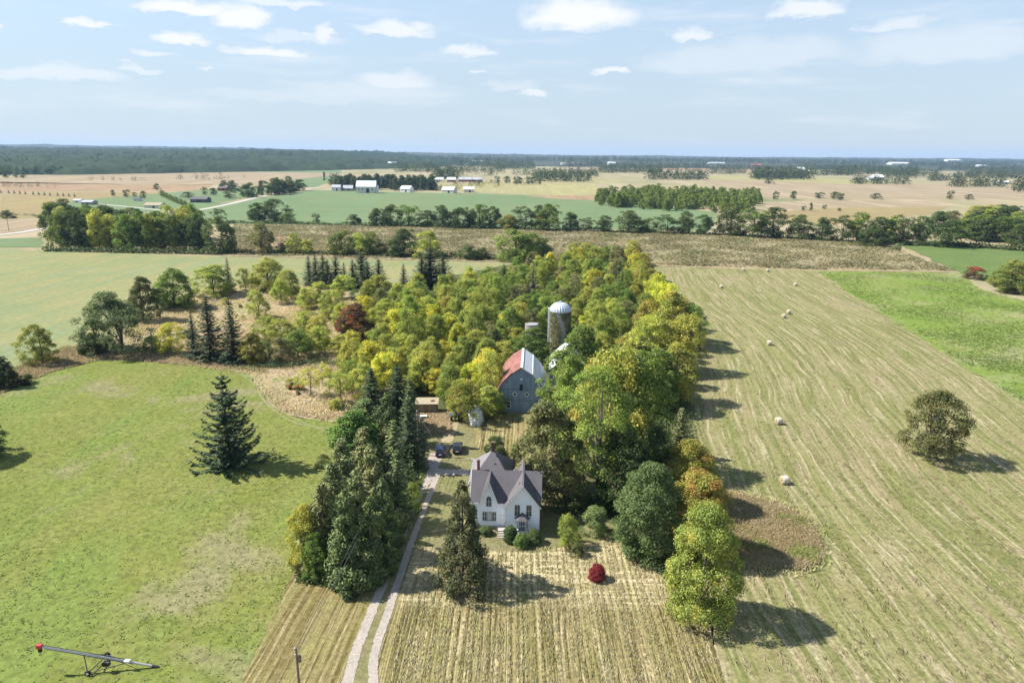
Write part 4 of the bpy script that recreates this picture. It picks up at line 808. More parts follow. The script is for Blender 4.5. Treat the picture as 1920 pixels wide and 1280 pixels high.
M['white'] = plain('white_stucco', (.84, .87, .92), .8, var=.06, scale=1.2, bump=.01); M['trim'] = plain('white_trim', (.78, .78, .76), .6, var=.05)
M['shingle'] = shingles('dark_shingles', (.105, .098, .105)); M['shingle2'] = shingles('grey_shingles', (.17, .16, .165))
M['brick'] = plain('red_brick', (.24, .075, .06), .9, var=.4, scale=14); M['brick2'] = plain('brown_brick', (.12, .075, .055), .9, var=.4, scale=14)
M['glass'] = plain('window_glass', (.05, .06, .07), .12, var=.3, scale=.8, spec=.6); M['frame'] = plain('grey_frame', (.26, .25, .235), .6, var=.15); M['darkframe'] = plain('brown_frame', (.11, .095, .085), .6, var=.2)
M['curtain'] = plain('curtain', (.5, .5, .47), .9, var=.15, scale=9); M['stone'] = plain('pale_stone', (.34, .31, .27), .9, var=.25, scale=4, bump=.02); M['found'] = plain('foundation', (.33, .32, .3), .9, var=.2)
M['barnwall'] = boards('galvanised_siding', (.23, .295, .385), .3, rough=.6, metal=.1, dirt=.22); M['barnroof'] = boards('galvanised_roof', (.56, .58, .60), .35, rough=.55, metal=.15, axis=1, dirt=.12)
M['rustroof'] = boards('rusted_roof', (.25, .115, .095), .4, rough=.8, rust=(.17, .065, .052), axis=1, dirt=.3); M['pinkroof'] = boards('faded_red_roof', (.46, .27, .235), .4, rough=.8, rust=(.30, .13, .10), dirt=.25)
M['whiteroof'] = boards('bright_steel_roof', (.74, .75, .76), .4, rough=.5, axis=1, dirt=.08)
M['wood'] = boards('weathered_boards', (.27, .205, .135), .3, rough=.9, dirt=.3); M['tanroof'] = plain('tan_roof', (.30, .25, .17), .9, var=.25, scale=2)
M['concrete'] = plain('silo_concrete', (.25, .225, .19), .9, var=.3, scale=1.2); M['dome'] = plain('dome_steel', (.44, .48, .54), .45, .3, var=.15, scale=2)
M['black'] = plain('black_rubber', (.02, .02, .02), .8, var=.2); M['steel'] = plain('steel', (.42, .42, .42), .45, .5, var=.2); M['darksteel'] = plain('dark_steel', (.06, .06, .065), .5, .3, var=.25)
M['red'] = plain('red_paint', (.45, .04, .04), .5, var=.15); M['blue'] = plain('blue_car_paint', (.012, .018, .06), .25, .3, var=.1, spec=.5); M['bluegrey'] = plain('slate_car_paint', (.03, .035, .055), .28, .3, var=.1, spec=.5)
M['carglass'] = plain('car_glass', (.015, .018, .02), .08, var=.1, spec=.7); M['tail'] = plain('tail_light', (.4, .02, .02), .3); M['plate'] = plain('plate_white', (.7, .7, .7), .5); M['tractor'] = plain('tractor_blue', (.03, .09, .25), .45, var=.15)
M['tarp'] = plain('white_tarp', (.68, .69, .70), .6, var=.18, scale=1.5, bump=.05); M['rope'] = plain('rope', (.3, .27, .2), .9); M['pole'] = plain('pole_wood', (.17, .13, .10), .9, var=.3, scale=5); M['wire'] = plain('wire', (.10, .10, .10), .5, .2)
M['hay'] = plain('bale_hay', (.36, .30, .19), .95, var=.35, scale=9, bump=.05); M['haywrap'] = plain('bale_net_wrap', (.47, .43, .35), .8, var=.15, scale=6, bump=.02); M['ivy'] = None
M['door'] = plain('barn_door', (.035, .04, .045), .8, var=.2); M['redwall'] = boards('red_siding', (.26, .045, .04), .4, dirt=.2); M['cream'] = boards('cream_siding', (.62, .58, .48), .4, dirt=.1); M['whitewall'] = boards('white_siding', (.74, .74, .72), .4, dirt=.06)
M['greyroof'] = plain('grey_roof', (.36, .37, .39), .6, .1, var=.12); M['redroof'] = plain('red_roof', (.36, .09, .08), .7, var=.2); M['darkroof'] = plain('dark_roof', (.09, .085, .085), .8, var=.2); M['palecol'] = plain('pale_steel', (.70, .72, .74), .5, .1, var=.08)

def window(parent, x, z, w, h, y, frame, double=False, arched=False, mull=True):
    """window let onto a wall facing -y: frame, pane, muntin; x,z centre"""
    f = MB(); t_ = .09
    if arched:
        n = 8; out = [(x-w/2, z-h/2), (x+w/2, z-h/2)]+[(x+w/2*math.cos(a), z+h/2-w/2+w/2*math.sin(a)*1.15) for a in np.linspace(0, math.pi, n)]
        inn = [(x+(p_[0]-x)*.76, z+(p_[1]-z)*.86) for p_ in out]; k = len(out)
        for i in range(k):
            j = (i+1) % k; f.slab([(out[i][0], y-.05, out[i][1]), (out[j][0], y-.05, out[j][1]), (inn[j][0], y-.05, inn[j][1]), (inn[i][0], y-.05, inn[i][1])], np.array([0, .04, 0]))
        o = f.build('window', M[frame], parent); MB().slab([(p_[0], y-.012, p_[1]) for p_ in inn], np.array([0, .006, 0])).build('pane', M['glass'], o)
    else:
        f.bx(x-w/2, x-w/2+t_, y-.07, y-.004, z-h/2, z+h/2); f.bx(x+w/2-t_, x+w/2, y-.07, y-.004, z-h/2, z+h/2)
        f.bx(x-w/2+t_, x+w/2-t_, y-.07, y-.004, z+h/2-t_, z+h/2); f.bx(x-w/2+t_, x+w/2-t_, y-.07, y-.004, z-h/2, z-h/2+t_); o = f.build('window', M[frame], parent)
        MB().bx(x-w/2+t_, x+w/2-t_, y-.025, y-.008, z-h/2+t_, z+h/2-t_).build('pane', M['glass'], o)
    if mull:
        m_ = MB(); m_.bx(x-.025, x+.025, y-.055, y-.03, z-h/2+t_, z+h/2-t_-(.1 if arched else 0)); m_.bx(x-w/2+t_, x-.03, y-.055, y-.03, z-.03, z+.03); m_.bx(x+.03, x+w/2-t_, y-.055, y-.03, z-.03, z+.03); m_.build('muntin', M['trim' if arched or frame == 'frame' else 'curtain'], o)
    MB().bx(x-w/2-.08, x+w/2+.08, y-.12, y-.003, z-h/2-.1, z-h/2-.005).build('sill', M['trim'], o); return o
def pent(b, x0, x1, xr, y0, y1, ze, zr, zb=0.):   # solid with gable ends facing y
    b.slab([(x0, y0, zb), (x1, y0, zb), (x1, y0, ze), (xr, y0, zr), (x0, y0, ze)], np.array([0, y1-y0, 0]))

# ------------------------------------------------------------------ the white farmhouse
def farmhouse():
    h = thing('farmhouse', (-.75, 97.75, .26), 'white gothic farmhouse with dark shingle roof and two front gables', 'house', R_(-1.8))
    E_, Rz, yr, yb, xl, xr = 4.85, 8.35, 3.6, 7.2, -5.35, 5.4; dx, dw = -2.65, 1.32; gx, gx0 = 2.75, .1; gy = -1.35
    w = MB(); w.slab([(xl, 0, .5), (xl, 0, E_), (xl, yr, Rz-.1), (xl, yb, E_), (xl, yb, .5)], np.array([xr-xl-.01, 0, 0]))
    w.build('wall', M['white'], h)
    w = MB(); w.slab([(gx0, gy, .5), (xr, gy, .5), (xr, gy, E_-.1), (gx, gy, Rz-.12), (gx0, gy, E_-.1)], np.array([0, yr-gy, 0])); w.build('gable_wall', M['white'], h)
    w = MB(); w.slab([(dx-dw, -.012, E_-.2), (dx+dw, -.012, E_-.2), (dx, -.012, Rz-.15)], np.array([0, 1.5, 0])); w.build('gable_wall', M['white'], h)
    w = MB(); w.slab([(gx0, yr+.1, .5), (gx0, yr+.1, E_-.1), (gx, yr+.1, Rz-.12), (xr-.02, yr+.1, E_-.1), (xr-.02, yr+.1, .5)], np.array([0, 4.4, 0])); w.build('gable_wall', M['white'], h)
    f = MB(); f.bx(xl+.04, xr-.05, .04, yb-.04, -.3, .5); f.bx(gx0+.04, xr-.04, gy+.04, .03, -.3, .5); f.build('foundation', M['found'], h)
    def roof(pts, mat='shingle', th=.12):
        b = MB(); p_ = np.array(pts, float); n = np.cross(p_[1]-p_[0], p_[2]-p_[0]); n /= np.linalg.norm(n); n = n if n[2] > 0 else -n; b.slab(p_, n*th); return b.build('roof', M[mat], h)
    s = (Rz-E_)/yr; ov = .32; e0 = E_-ov*s
    roof([(xl-.3, -ov, e0), (dx-dw-.05, -ov, e0), (dx, yr, Rz), (xl-.3, yr, Rz)])
    roof([(dx+dw+.05, -ov, e0), (gx0-.1, -ov, e0), (gx, yr, Rz), (dx, yr, Rz)])
    roof([(xr+.3, -ov*.2, e0+ov*s*.8), (xr+.3, yr, Rz), (gx, yr, Rz)])
    roof([(xl-.3, yr, Rz), (xr+.3, yr, Rz), (xr+.3, yb+ov, e0), (xl-.3, yb+ov, e0)])
    ds = (Rz-E_)/dw
    for sg in (-1, 1): roof([(dx, -.35, Rz+.02), (dx+sg*(dw+.12), -.35, Rz+.02-(dw+.12)*ds), (dx+sg*(dw+.12), -.2, Rz+.02-(dw+.12)*ds), (dx, yr, Rz+.02)])
    hw = xr-gx; gs = (Rz-E_)/hw
    for sg in (-1, 1):
        ex = hw+.22; roof([(gx, gy-.35, Rz+.03), (gx+sg*ex, gy-.35, Rz+.03-ex*gs), (gx+sg*ex, -.25, Rz+.03-ex*gs), (gx, yr, Rz+.03)])
        roof([(gx, yr, Rz+.03), (gx+sg*ex, yr+3.2, Rz+.03-ex*gs), (gx+sg*ex, yr+4.9, Rz+.03-ex*gs), (gx, yr+4.9, Rz+.03)])
        b = MB(); b.slab([(gx, gy-.39, Rz+.1), (gx+sg*ex, gy-.39, Rz+.1-ex*gs), (gx+sg*ex, gy-.39, Rz-.12-ex*gs), (gx, gy-.39, Rz-.12)], np.array([0, .036, 0])); b.build('bargeboard', M['trim'], h)
        q = dw+.12; b = MB(); b.slab([(dx, -.39, Rz+.12), (dx+sg*q, -.39, Rz+.12-q*ds), (dx+sg*(q-.12), -.39, Rz-.16-q*ds+.12), (dx, -.39, Rz-.3)], np.array([0, .036, 0])); b.build('bargeboard', M['trim'], h)
    for x0, x1 in ((xl-.3, dx-dw-.25), (dx+dw+.25, gx0-.25)): MB().bx(x0, x1, -ov-.1, -ov-.003, e0-.08, e0+.1).build('gutter', M['trim'], h)
    for sg, y0_, y1_ in ((-1, -ov, yr), (1, 0, yr)):
        xx = xl-.34 if sg < 0 else xr+.34; b = MB(); b.slab([(xx, y0_, E_+y0_*s-.1), (xx, y0_, E_+y0_*s+.12), (xx, yr, Rz+.12), (xx, yr, Rz-.1)], np.array([.036*-sg, 0, 0])); b.build('bargeboard', M['trim'], h)
    # rear wing, hipped
    x0, x1, y0, y1, ze, zt, ax, ay = -6.6, 1.1, 7.3, 16.3, 4.1, 8.1, -2.7, 11.9
    MB().bx(x0+.3, x1-.3, y0, y1-.3, -.2, ze+.05).build('wall', M['white'], h)
    roof([(x0, y0-1, ze-.05), (ax, ay, zt), (x0, y1, ze-.05)], 'shingle2'); roof([(x1, y0-1, ze-.05), (ax, ay, zt), (x1, y1, ze-.05)], 'shingle2'); roof([(x0, y0-1, ze), (x1, y0-1, ze), (ax, ay, zt+.01)], 'shingle'); roof([(x0, y1, ze), (x1, y1, ze), (ax, ay, zt)], 'shingle2')
    for (cx, cy, z0, z1, w_, m_) in [(-4.6, yr+.25, 7.6, 9.9, .42, 'brick'), (ax, ay, 7.6, 9.6, .62, 'brick2'), (.95, 9.8, 4.0, 8.6, .34, 'brick2')]:
        c = MB().bx(cx-w_/2, cx+w_/2, cy-w_/2, cy+w_/2, z0, z1).build('chimney', M[m_], h); MB().bx(cx-w_/2-.06, cx+w_/2+.06, cy-w_/2-.06, cy+w_/2+.06, z1+.002, z1+.14).build('cap', M['brick2'], c)
    for (x, y) in [(gx-.55, .2), (-2.1, 10.9), (-2.3, 9.6), (gx-.5, 6.9)]:
        z = Rz-.55*gs if x > 0 else zt-(ay-y)*(zt-ze)/(ay-y0+1)
        MB().tube([(x, y, z-.2), (x, y, z+.4)], .09, 8).build('vent_pipe', M['darksteel'], h)
    window(h, dx, 4.75, .78, 1.65, -.012, 'darkframe', arched=True)
    MB().bx(dx-.5, dx-.41, -.09, -.02, 3.85, 5.3).build('window_trim', M['trim'], h); MB().bx(dx+.41, dx+.5, -.09, -.02, 3.85, 5.3).build('window_trim', M['trim'], h)
    for x, w_ in ((-3.35, .62), (-2.62, .0), (-1.75, .62)):
        if w_: window(h, x-.02, 2.15, .6, 1.55, 0, 'frame')
    window(h, -2.56, 2.15, .98, 1.55, 0, 'frame', mull=False); MB().bx(-2.92, -2.2, -.008-.022, -.03+.001, 1.5, 2.8).build('curtain', M['curtain'], h)
    b = MB(); b.bx(-3.78, -1.33, -.1, -.004, 2.96, 3.06); b.build('window_trim', M['trim'], h)
    for x in (1.9, 3.72): window(h, x, 4.05, .78, 1.85, gy, 'darkframe'); MB().bx(x-.5, x-.4, gy-.06, gy-.003, 3.1, 5.05).build('window_trim', M['trim'], h); MB().bx(x+.4, x+.5, gy-.06, gy-.003, 3.1, 5.05).build('window_trim', M['trim'], h)
    for x in (gx0-.02, xr-.1): MB().bx(x, x+.12, gy-.03, gy-.003, .5, E_-.15).build('corner_board', M['trim'], h)
    # bay window
    bw = [(1.75, gy), (2.15, gy-.85), (3.3, gy-.85), (3.7, gy)]
    b = MB(); b.slab([(x, y, .1) for x, y in bw], np.array([0, 0, .8])); b.slab([(x, y, 2.55) for x, y in bw], np.array([0, 0, .25]))
    for x, y in bw[1:3]: b.box((x, y+.06, 1.7), (.16, .16, 1.7))
    bay = b.build('bay_window', M['trim'], h)
    b = MB(); b.slab([(1.9, gy-.003, .9), (2.2, gy-.75, .9), (3.25, gy-.75, .9), (3.55, gy-.003, .9)], np.array([0, 0, 1.65])); b.build('bay_window_pane', M['glass'], bay)
    for x in (2.42, 2.725, 3.03): MB().bx(x-.04, x+.04, gy-.82, gy-.77, .9, 2.55).build('muntin', M['trim'], bay)
    MB().bx(2.2, 3.25, gy-.83, gy-.775, 1.72, 1.8).build('muntin', M['trim'], bay)
    ap = (2.725, gy-.01, 3.75); ro = [(1.4, gy-.004, 2.82), (1.95, gy-1.2, 2.82), (3.5, gy-1.2, 2.82), (4.05, gy-.004, 2.82)]
    b = MB(); b.add(ro+[ap], [(0, 1, 4), (1, 2, 4), (2, 3, 4), (3, 2, 1, 0), (0, 4, 3)]); b.build('bay_roof', M['shingle'], h)
    # stoop, steps, air conditioner
    MB().bx(-1.15, .03, gy-.35, -.02, -.3, .62).build('stoop', M['stone'], h)
    for i in range(3): MB().bx(-1.05, -.05, gy-.72-.36*i, gy-.36-.36*i-.002, -.3, .44-.18*i).build('step', M['stone'], h)
    MB().bx(-1.6, -1.2, -.75, -.2, -.3, .55).build('air_conditioner', M['frame'], h)
    MB().bx(-.85, -.1, -.06, -.004, .62, 2.65).build('door', M['trim'], h)
    # windows on the left side wall
    for y, z in ((1.8, 2.2), (5.2, 2.2)): MB().bx(xl-.06, xl-.004, y-.4, y+.4, z-.75, z+.75).build('window', M['darkframe'], h)
farmhouse()

# ------------------------------------------------------------------ the barn and its yard
def barn():
    b0 = thing('barn', (2.3, 149.2, .24), 'grey metal-clad barn with a curved half rusted, half silver roof', 'barn', R_(-2.0))
    prof = [(-5.35, 5.75), (-4.35, 7.35), (-2.5, 9.35), (0, 10.95), (2.5, 9.35), (4.35, 7.35), (5.35, 5.75)]; Ln = 15.5
    MB().slab([(-5.2, 0, -.3), (5.2, 0, -.3)]+[(x*.972, 0, z-.1) for x, z in prof[::-1]], np.array([0, Ln, 0])).build('wall', M['barnwall'], b0)
    for i in range(6):
        (xa, za), (xb, zb) = prof[i], prof[i+1]
        if i == 0: xa, za = xa-.3, za-.48
        if i == 5: xb, zb = xb+.3, zb-.48
        mt = 'rustroof' if i < 3 else 'barnroof'; n = np.array([-(zb-za), 0, xb-xa]); n = n/np.linalg.norm(n)*.1
        MB().slab([(xa, -.35, za), (xb, -.35, zb), (xb, Ln+.35, zb), (xa, Ln+.35, za)], n).build('roof', M[mt], b0)
        if i >= 3: MB().slab([(xa, -.39, za-.12), (xb, -.39, zb-.12), (xb, -.39, zb+.13), (xa, -.39, za+.13)], np.array([0, .035, 0])).build('roof_edge', M['palecol'], b0)
    MB().box((0, Ln/2, 11.03), (.5, Ln+.75, .06)).build('ridge_cap', M['palecol'], b0)
    MB().tube([(2.55, -.3, 9.47), (2.55, Ln+.3, 9.47)], .07, 6).build('roof_seam', M['palecol'], b0)
    for z in (2.9, 5.6): MB().bx(-5.05, 5.05, -.035, -.003, z, z+.07).build('siding_seam', M['darksteel'], b0)
    for x in (2.6, ): MB().bx(x, x+.06, -.05, -.038, .1, 8.8).build('siding_seam', M['palecol'], b0)
    MB().bx(-.45, .3, -.06, -.004, 5.35, 6.85).build('loft_door', M['door'], b0); MB().bx(-.3, .25, -.05, -.004, 7.9, 8.3).build('vent', M['palecol'], b0)
    for x in (-1.55, 1.25):
        w = MB(); c = np.array([x, -.06, 4.45]); r = .62
        o = [c+np.array([0, 0, r]), c+np.array([r, 0, 0]), c-np.array([0, 0, r]), c-np.array([r, 0, 0])]
        for i in range(4): a, b_ = o[i], o[(i+1) % 4]; w.slab([a, b_, c+(b_-c)*.68, c+(a-c)*.68], np.array([0, .05, 0]))
        f = w.build('window', M['trim'], b0); MB().slab([c+(q-c)*.66+np.array([0, .04, 0]) for q in o], np.array([0, .012, 0])).build('pane', M['door'], f)
    f = MB(); x, z = -2.95, 1.85; f.bx(x-.5, x-.38, -.07, -.004, z-.85, z+.85); f.bx(x+.38, x+.5, -.07, -.004, z-.85, z+.85); f.bx(x-.38, x+.38, -.07, -.004, z+.73, z+.85); f.bx(x-.38, x+.38, -.07, -.004, z-.85, z-.73)
    o = f.build('window', M['trim'], b0); MB().bx(x-.38, x+.38, -.03, -.006, z-.73, z+.73).build('pane', M['door'], o); MB().bx(x-.38, x+.38, -.06, -.035, z-.05, z+.05).build('muntin', M['trim'], o)
    MB().bx(2.2, 4.6, -.09, -.04, -.2, 2.5).build('door', M['barnwall'], b0)
barn()
def silo():
    b = P(1049, 640, 6.8); b = AY(1049, 640, 190)
    s = thing('silo', (b[0], 190, .2), 'tall concrete silo with ribbed steel dome, overgrown with vines', 'silo'); R0_ = 2.85; Hh = 15.2
    MB().lathe([(R0_, -.3), (R0_, Hh)], 40, ).build('wall', M['concrete'], s)
    for i in range(11): MB().lathe([(R0_+.001, 1+i*1.3), (R0_+.05, 1.02+i*1.3), (R0_+.05, 1.08+i*1.3), (R0_+.001, 1.1+i*1.3)], 40).build('hoop', M['steel'], s)
    d = MB(); n = 24
    for k in range(n):
        a0, a1 = 2*math.pi*k/n, 2*math.pi*(k+.94)/n; am = (a0+a1)/2; V = []
        for j in range(7):
            t = j/6*math.pi/2; r = (R0_+.15)*math.cos(t)+.03; z = Hh+2.5*math.sin(t)
            V += [(r*math.cos(a0), r*math.sin(a0), z), ((r+.09*math.cos(t))*math.cos(am), (r+.09*math.cos(t))*math.sin(am), z+.05), (r*math.cos(a1), r*math.sin(a1), z)]
        F = []
        for j in range(6):
            for e in range(2): F.append((j*3+e, j*3+e+1, j*3+e+4, j*3+e+3))
        MB().add(V, F).build('dome_panel', M['dome'], s)
    MB().lathe([((R0_+.1)*math.cos(t), Hh-.05+2.45*math.sin(t)) for t in np.linspace(0, 1.54, 8)], 32).build('dome', M['darksteel'], s); MB().lathe([(.3, Hh+2.5), (.3, Hh+2.8), (.05, Hh+2.95)], 12).build('cap', M['dome'], s)
    MB().bx(-R0_-.55, -R0_+.02, -.45, .45, .2, Hh+.8).build('chute', M['palecol'], s)
    g = np.random.default_rng(4); n = 9000; a = g.uniform(0, 6.28, n); z = Hh*g.uniform(0, 1, n)**.8
    keep = (np.sin(a*5+2*np.sin(z*.5))+np.sin(a*3+z*.25)*.8 > -.95) & (np.abs(np.mod(a, 6.283)-math.pi) > .3); a, z = a[keep], z[keep]; n = len(a); rad = np.column_stack([np.cos(a), np.sin(a), np.zeros(n)])
    V = cards(rad*(R0_+g.uniform(.05, .3, (n, 1)))+np.column_stack([np.zeros((n, 2)), z]), rad+g.normal(0, .4, (n, 3)), g.uniform(.22, .42, n), g, .8)
    me = mesh_np('vines', V, quads(V)); me.materials.append(L['olive']); link(bpy.data.objects.new('vines', me), s)['kind'] = 'stuff'
    b = P(997, 608, 10.); r = 1.95; q = thing('silo', (b[0], b[1], .2), 'short roofless concrete silo showing only its open rim among the trees', 'silo')
    w = MB().lathe([(r, -.3), (r, 10.), (r-.25, 10.), (r-.25, 3)], 32).build('wall', M['concrete'], q)
    for i in range(5): MB().lathe([(r+.002, 8.+i*.45), (r+.05, 8.02+i*.45), (r+.05, 8.09+i*.45), (r+.002, 8.11+i*.45)], 32).build('hoop', M['steel'], q)
silo()
def gable_building(name, loc, w, d, e, r, wall, roof, label, rz=0, cat='shed', doors=((0, 1.2, 2.0),), wins=(), ov=.3, ridge='x', group=None):
    """ridge along x: eaves face front; ridge along y: gable faces front"""
    o = thing(name, (loc[0], loc[1], .15+(loc[2]+1.5 if len(loc) > 2 and loc[2] > 1 else 0)), label, cat, rz, group); b = MB()
    if ridge == 'y':
        pent(b, -w/2, w/2, 0, 0, d, e, r, -.3 if len(loc) < 3 or loc[2] < 1 else -9); b.build('wall', M[wall], o); s = (r-e)/(w/2)
        for sg in (-1, 1): MB().slab([(0, -ov, r+.02), (sg*(w/2+ov), -ov, e-ov*s+.02), (sg*(w/2+ov), d+ov, e-ov*s+.02), (0, d+ov, r+.02)], np.array([0, 0, .1])).build('roof', M[roof], o)
    else:
        zb = -.3 if len(loc) < 3 or loc[2] < 1 else -9; b.slab([(-w/2, 0, zb), (-w/2, 0, e), (-w/2, d/2, r), (-w/2, d, e), (-w/2, d, zb)], np.array([w, 0, 0])); b.build('wall', M[wall], o); s = (r-e)/(d/2)
        MB().slab([(-w/2-ov, -ov, e-ov*s+.02), (w/2+ov, -ov, e-ov*s+.02), (w/2+ov, d/2, r+.02), (-w/2-ov, d/2, r+.02)], np.array([0, 0, .1])).build('roof', M[roof], o)
        MB().slab([(-w/2-ov, d+ov, e-ov*s+.02), (w/2+ov, d+ov, e-ov*s+.02), (w/2+ov, d/2+.002, r+.02), (-w/2-ov, d/2+.002, r+.02)], np.array([0, 0, .1])).build('roof', M[roof], o)
    for (x, dw, dh) in doors: MB().bx(x-dw/2, x+dw/2, -.08, -.01, -.1, dh).build('door', M['door'], o)
    for (x, z, ww, wh) in wins:
        f = MB().bx(x-ww/2, x+ww/2, -.08, -.01, z-wh/2, z+wh/2).build('window', M['trim'], o); MB().bx(x-ww/2+.12, x+ww/2-.12, -.1, -.083, z-wh/2+.12, z+wh/2-.12).build('pane', M['glass'], o if False else f)
    return o
q = P(1044, 672, 4.0); gable_building('metal_shed', (14.3, 168.5), 9, 14, 4.2, 8.2, 'barnwall', 'whiteroof', 'low building with bright white metal roof between barn and silo', ridge='y', rz=R_(-4))
q = P(911, 649, 4.6); gable_building('old_shed', (q[0], q[1]-2.2), 3.6, 5, 3.4, 5.2, 'wood', 'pinkroof', 'small shed with faded pink-red metal roof among the trees', ridge='x')
def boxshed():
    b = P(800, 777); o = thing('board_shed', (b[0], b[1], .22), 'small flat-roofed shed of vertical tan boards behind the utility pole', 'shed', R_(2)); w = 5.0
    MB().bx(-w/2+.08, w/2-.08, .08, 3.2, -.2, 2.25).build('wall', M['wood'], o); n = 17
    for i in range(n):
        x = -w/2+w*(i+.5)/n; MB().box((x, .04+.012*(i % 3), 1.1), (w/n-.05, .05, 2.3-.03*(i % 2))).build('board', M['wood'], o)
    MB().slab([(-w/2-.2, -.2, 2.3), (w/2+.2, -.2, 2.3), (w/2+.2, 3.4, 2.65), (-w/2-.2, 3.4, 2.65)], np.array([0, 0, .12])).build('roof', M['tanroof'], o); MB().box((1.2, 1.6, 2.75), (.9, .7, .2), .4).build('roof_debris', M['wood'], o)
boxshed()
def suv(name, px, py, rz, paint, label):
    b = P(px, py); o = thing(name, (b[0], b[1], .33), label, 'car', rz)
    L_, w = 4.5, .92; prof = [(-2.25, .45), (-2.22, .95), (-2.1, 1.02), (2.1, .82), (2.25, .7), (2.25, .38), (1.9, .26), (-2.1, .28)]        # x = length, rear at -x
    def loft(p_, w0, w1, zref):
        V = []; n = len(p_)
        for s in (-1, 1):
            for x, z in p_: V.append((s*(w0 if z < zref else w1), x, z))
        return V, [tuple(range(n)), tuple(range(n, 2*n))[::-1]]+[(i, n+i, n+(i+1) % n, (i+1) % n) for i in range(n)]
    prof = [(-2.25, .42), (-2.27, .7), (-2.15, 1.0), (-1.0, 1.04), (.95, 1.0), (1.9, .9), (2.2, .72), (2.25, .4), (1.9, .24), (-2.0, .26)]
    V, F = loft(prof, w, w*.97, .9); body = MB().add(V, F).build('body', M[paint], o)
    gl = [(-2.12, 1.01), (-1.8, 1.52), (-.2, 1.58), (.95, 1.02)]; V, F = loft(gl, w*.93, w*.76, 1.3); MB().add(V, F).build('glasshouse', M['carglass'], o)
    MB().slab([(-.7, -1.82, 1.53), (.7, -1.82, 1.53), (.7, .1, 1.585), (-.7, .1, 1.585)], np.array([0, 0, .06])).build('roof', M[paint], o)
    for s in (-1, 1):
        for y in (-1.35, 1.4):
            t = MB().lathe([(.2, -.12), (.33, -.12), (.35, 0), (.33, .12), (.2, .12)], 18, (s*.82, y, .03), 'x').build('wheel', M['black'], o, True); MB().lathe([(.19, -.02), (.19, .02)], 12, (s*.93, y, .03), 'x').build('rim', M['steel'], t)
        MB().bx(s*.82-.09, s*.82+.09, -2.31, -2.2, .72, .98).build('tail_light', M['tail'], o); MB().bx(s*.7-.16, s*.7+.16, 2.16, 2.27, .62, .76).build('headlight', M['plate'], o); MB().box((s*1.0, .75, 1.02), (.16, .12, .14)).build('mirror', M[paint], o)
    MB().bx(-.3, .3, -2.31, -2.27, .58, .72).build('number_plate', M['plate'], o); MB().bx(-.85, .85, -2.34, -2.2, .3, .46).build('bumper', M['darksteel'], o)
suv('parked_car', 826, 852, R_(4), 'blue', 'dark blue SUV parked at the end of the gravel drive'); suv('parked_car', 858, 846, R_(2), 'bluegrey', 'slate blue SUV parked on the grass right of the other car')
def tractor():
    b = P(854, 789); o = thing('tractor', (b[0], b[1], .33), 'small blue tractor with big rear wheels parked on the dirt track', 'tractor', R_(3))
    for s in (-1, 1):
        t = MB().lathe([(.35, -.22), (.72, -.22), (.78, 0), (.72, .22), (.35, .22)], 20, (s*.85, -.5, .72), 'x').build('rear_wheel', M['black'], o, True); MB().lathe([(.34, -.1), (.34, .1)], 14, (s*.9, -.5, .72), 'x').build('rim', M['plate'], t)
        t = MB().lathe([(.2, -.13), (.4, -.13), (.42, 0), (.4, .13), (.2, .13)], 16, (s*.7, 1.6, .36), 'x').build('front_wheel', M['black'], o, True); MB().lathe([(.19, -.06), (.19, .06)], 12, (s*.72, 1.6, .36), 'x').build('rim', M['plate'], t)
        MB().slab([(s*.62, -1.15, 1.35), (s*1.08, -1.15, 1.35), (s*1.08, .1, 1.55), (s*.62, .1, 1.55)], np.array([0, 0, .06])).build('fender', M['tractor'], o); MB().tube([(s*.5, -.9, 1.2), (s*.5, -1.0, 2.25)], .05, 6).build('roll_bar', M['darksteel'], o)
    MB().bx(-.32, .32, .2, 2.1, .75, 1.45).build('hood', M['tractor'], o); MB().bx(-.3, .3, -1.0, .2, .45, 1.05).build('gearbox', M['darksteel'], o); MB().bx(-.28, .28, -.75, -.3, 1.05, 1.25).bx(-.28, .28, -.85, -.75, 1.2, 1.7).build('seat', M['black'], o)
    MB().tube([(0, .25, 1.3), (0, .0, 1.65)], .03, 6).lathe([(.2, 1.64), (.22, 1.66), (.2, 1.69)], 14, (0, 0, 0)).build('steering_wheel', M['black'], o); MB().tube([(.2, 1.4, 1.4), (.2, 1.4, 2.1)], .04, 6).build('exhaust', M['darksteel'], o); MB().tube([(-.7, 1.6, .36), (.7, 1.6, .36)], .06, 6).build('axle', M['darksteel'], o); MB().tube([(-.5, -1.0, 2.25), (.5, -1.0, 2.25)], .05, 6).build('roll_bar', M['darksteel'], o)
tractor()
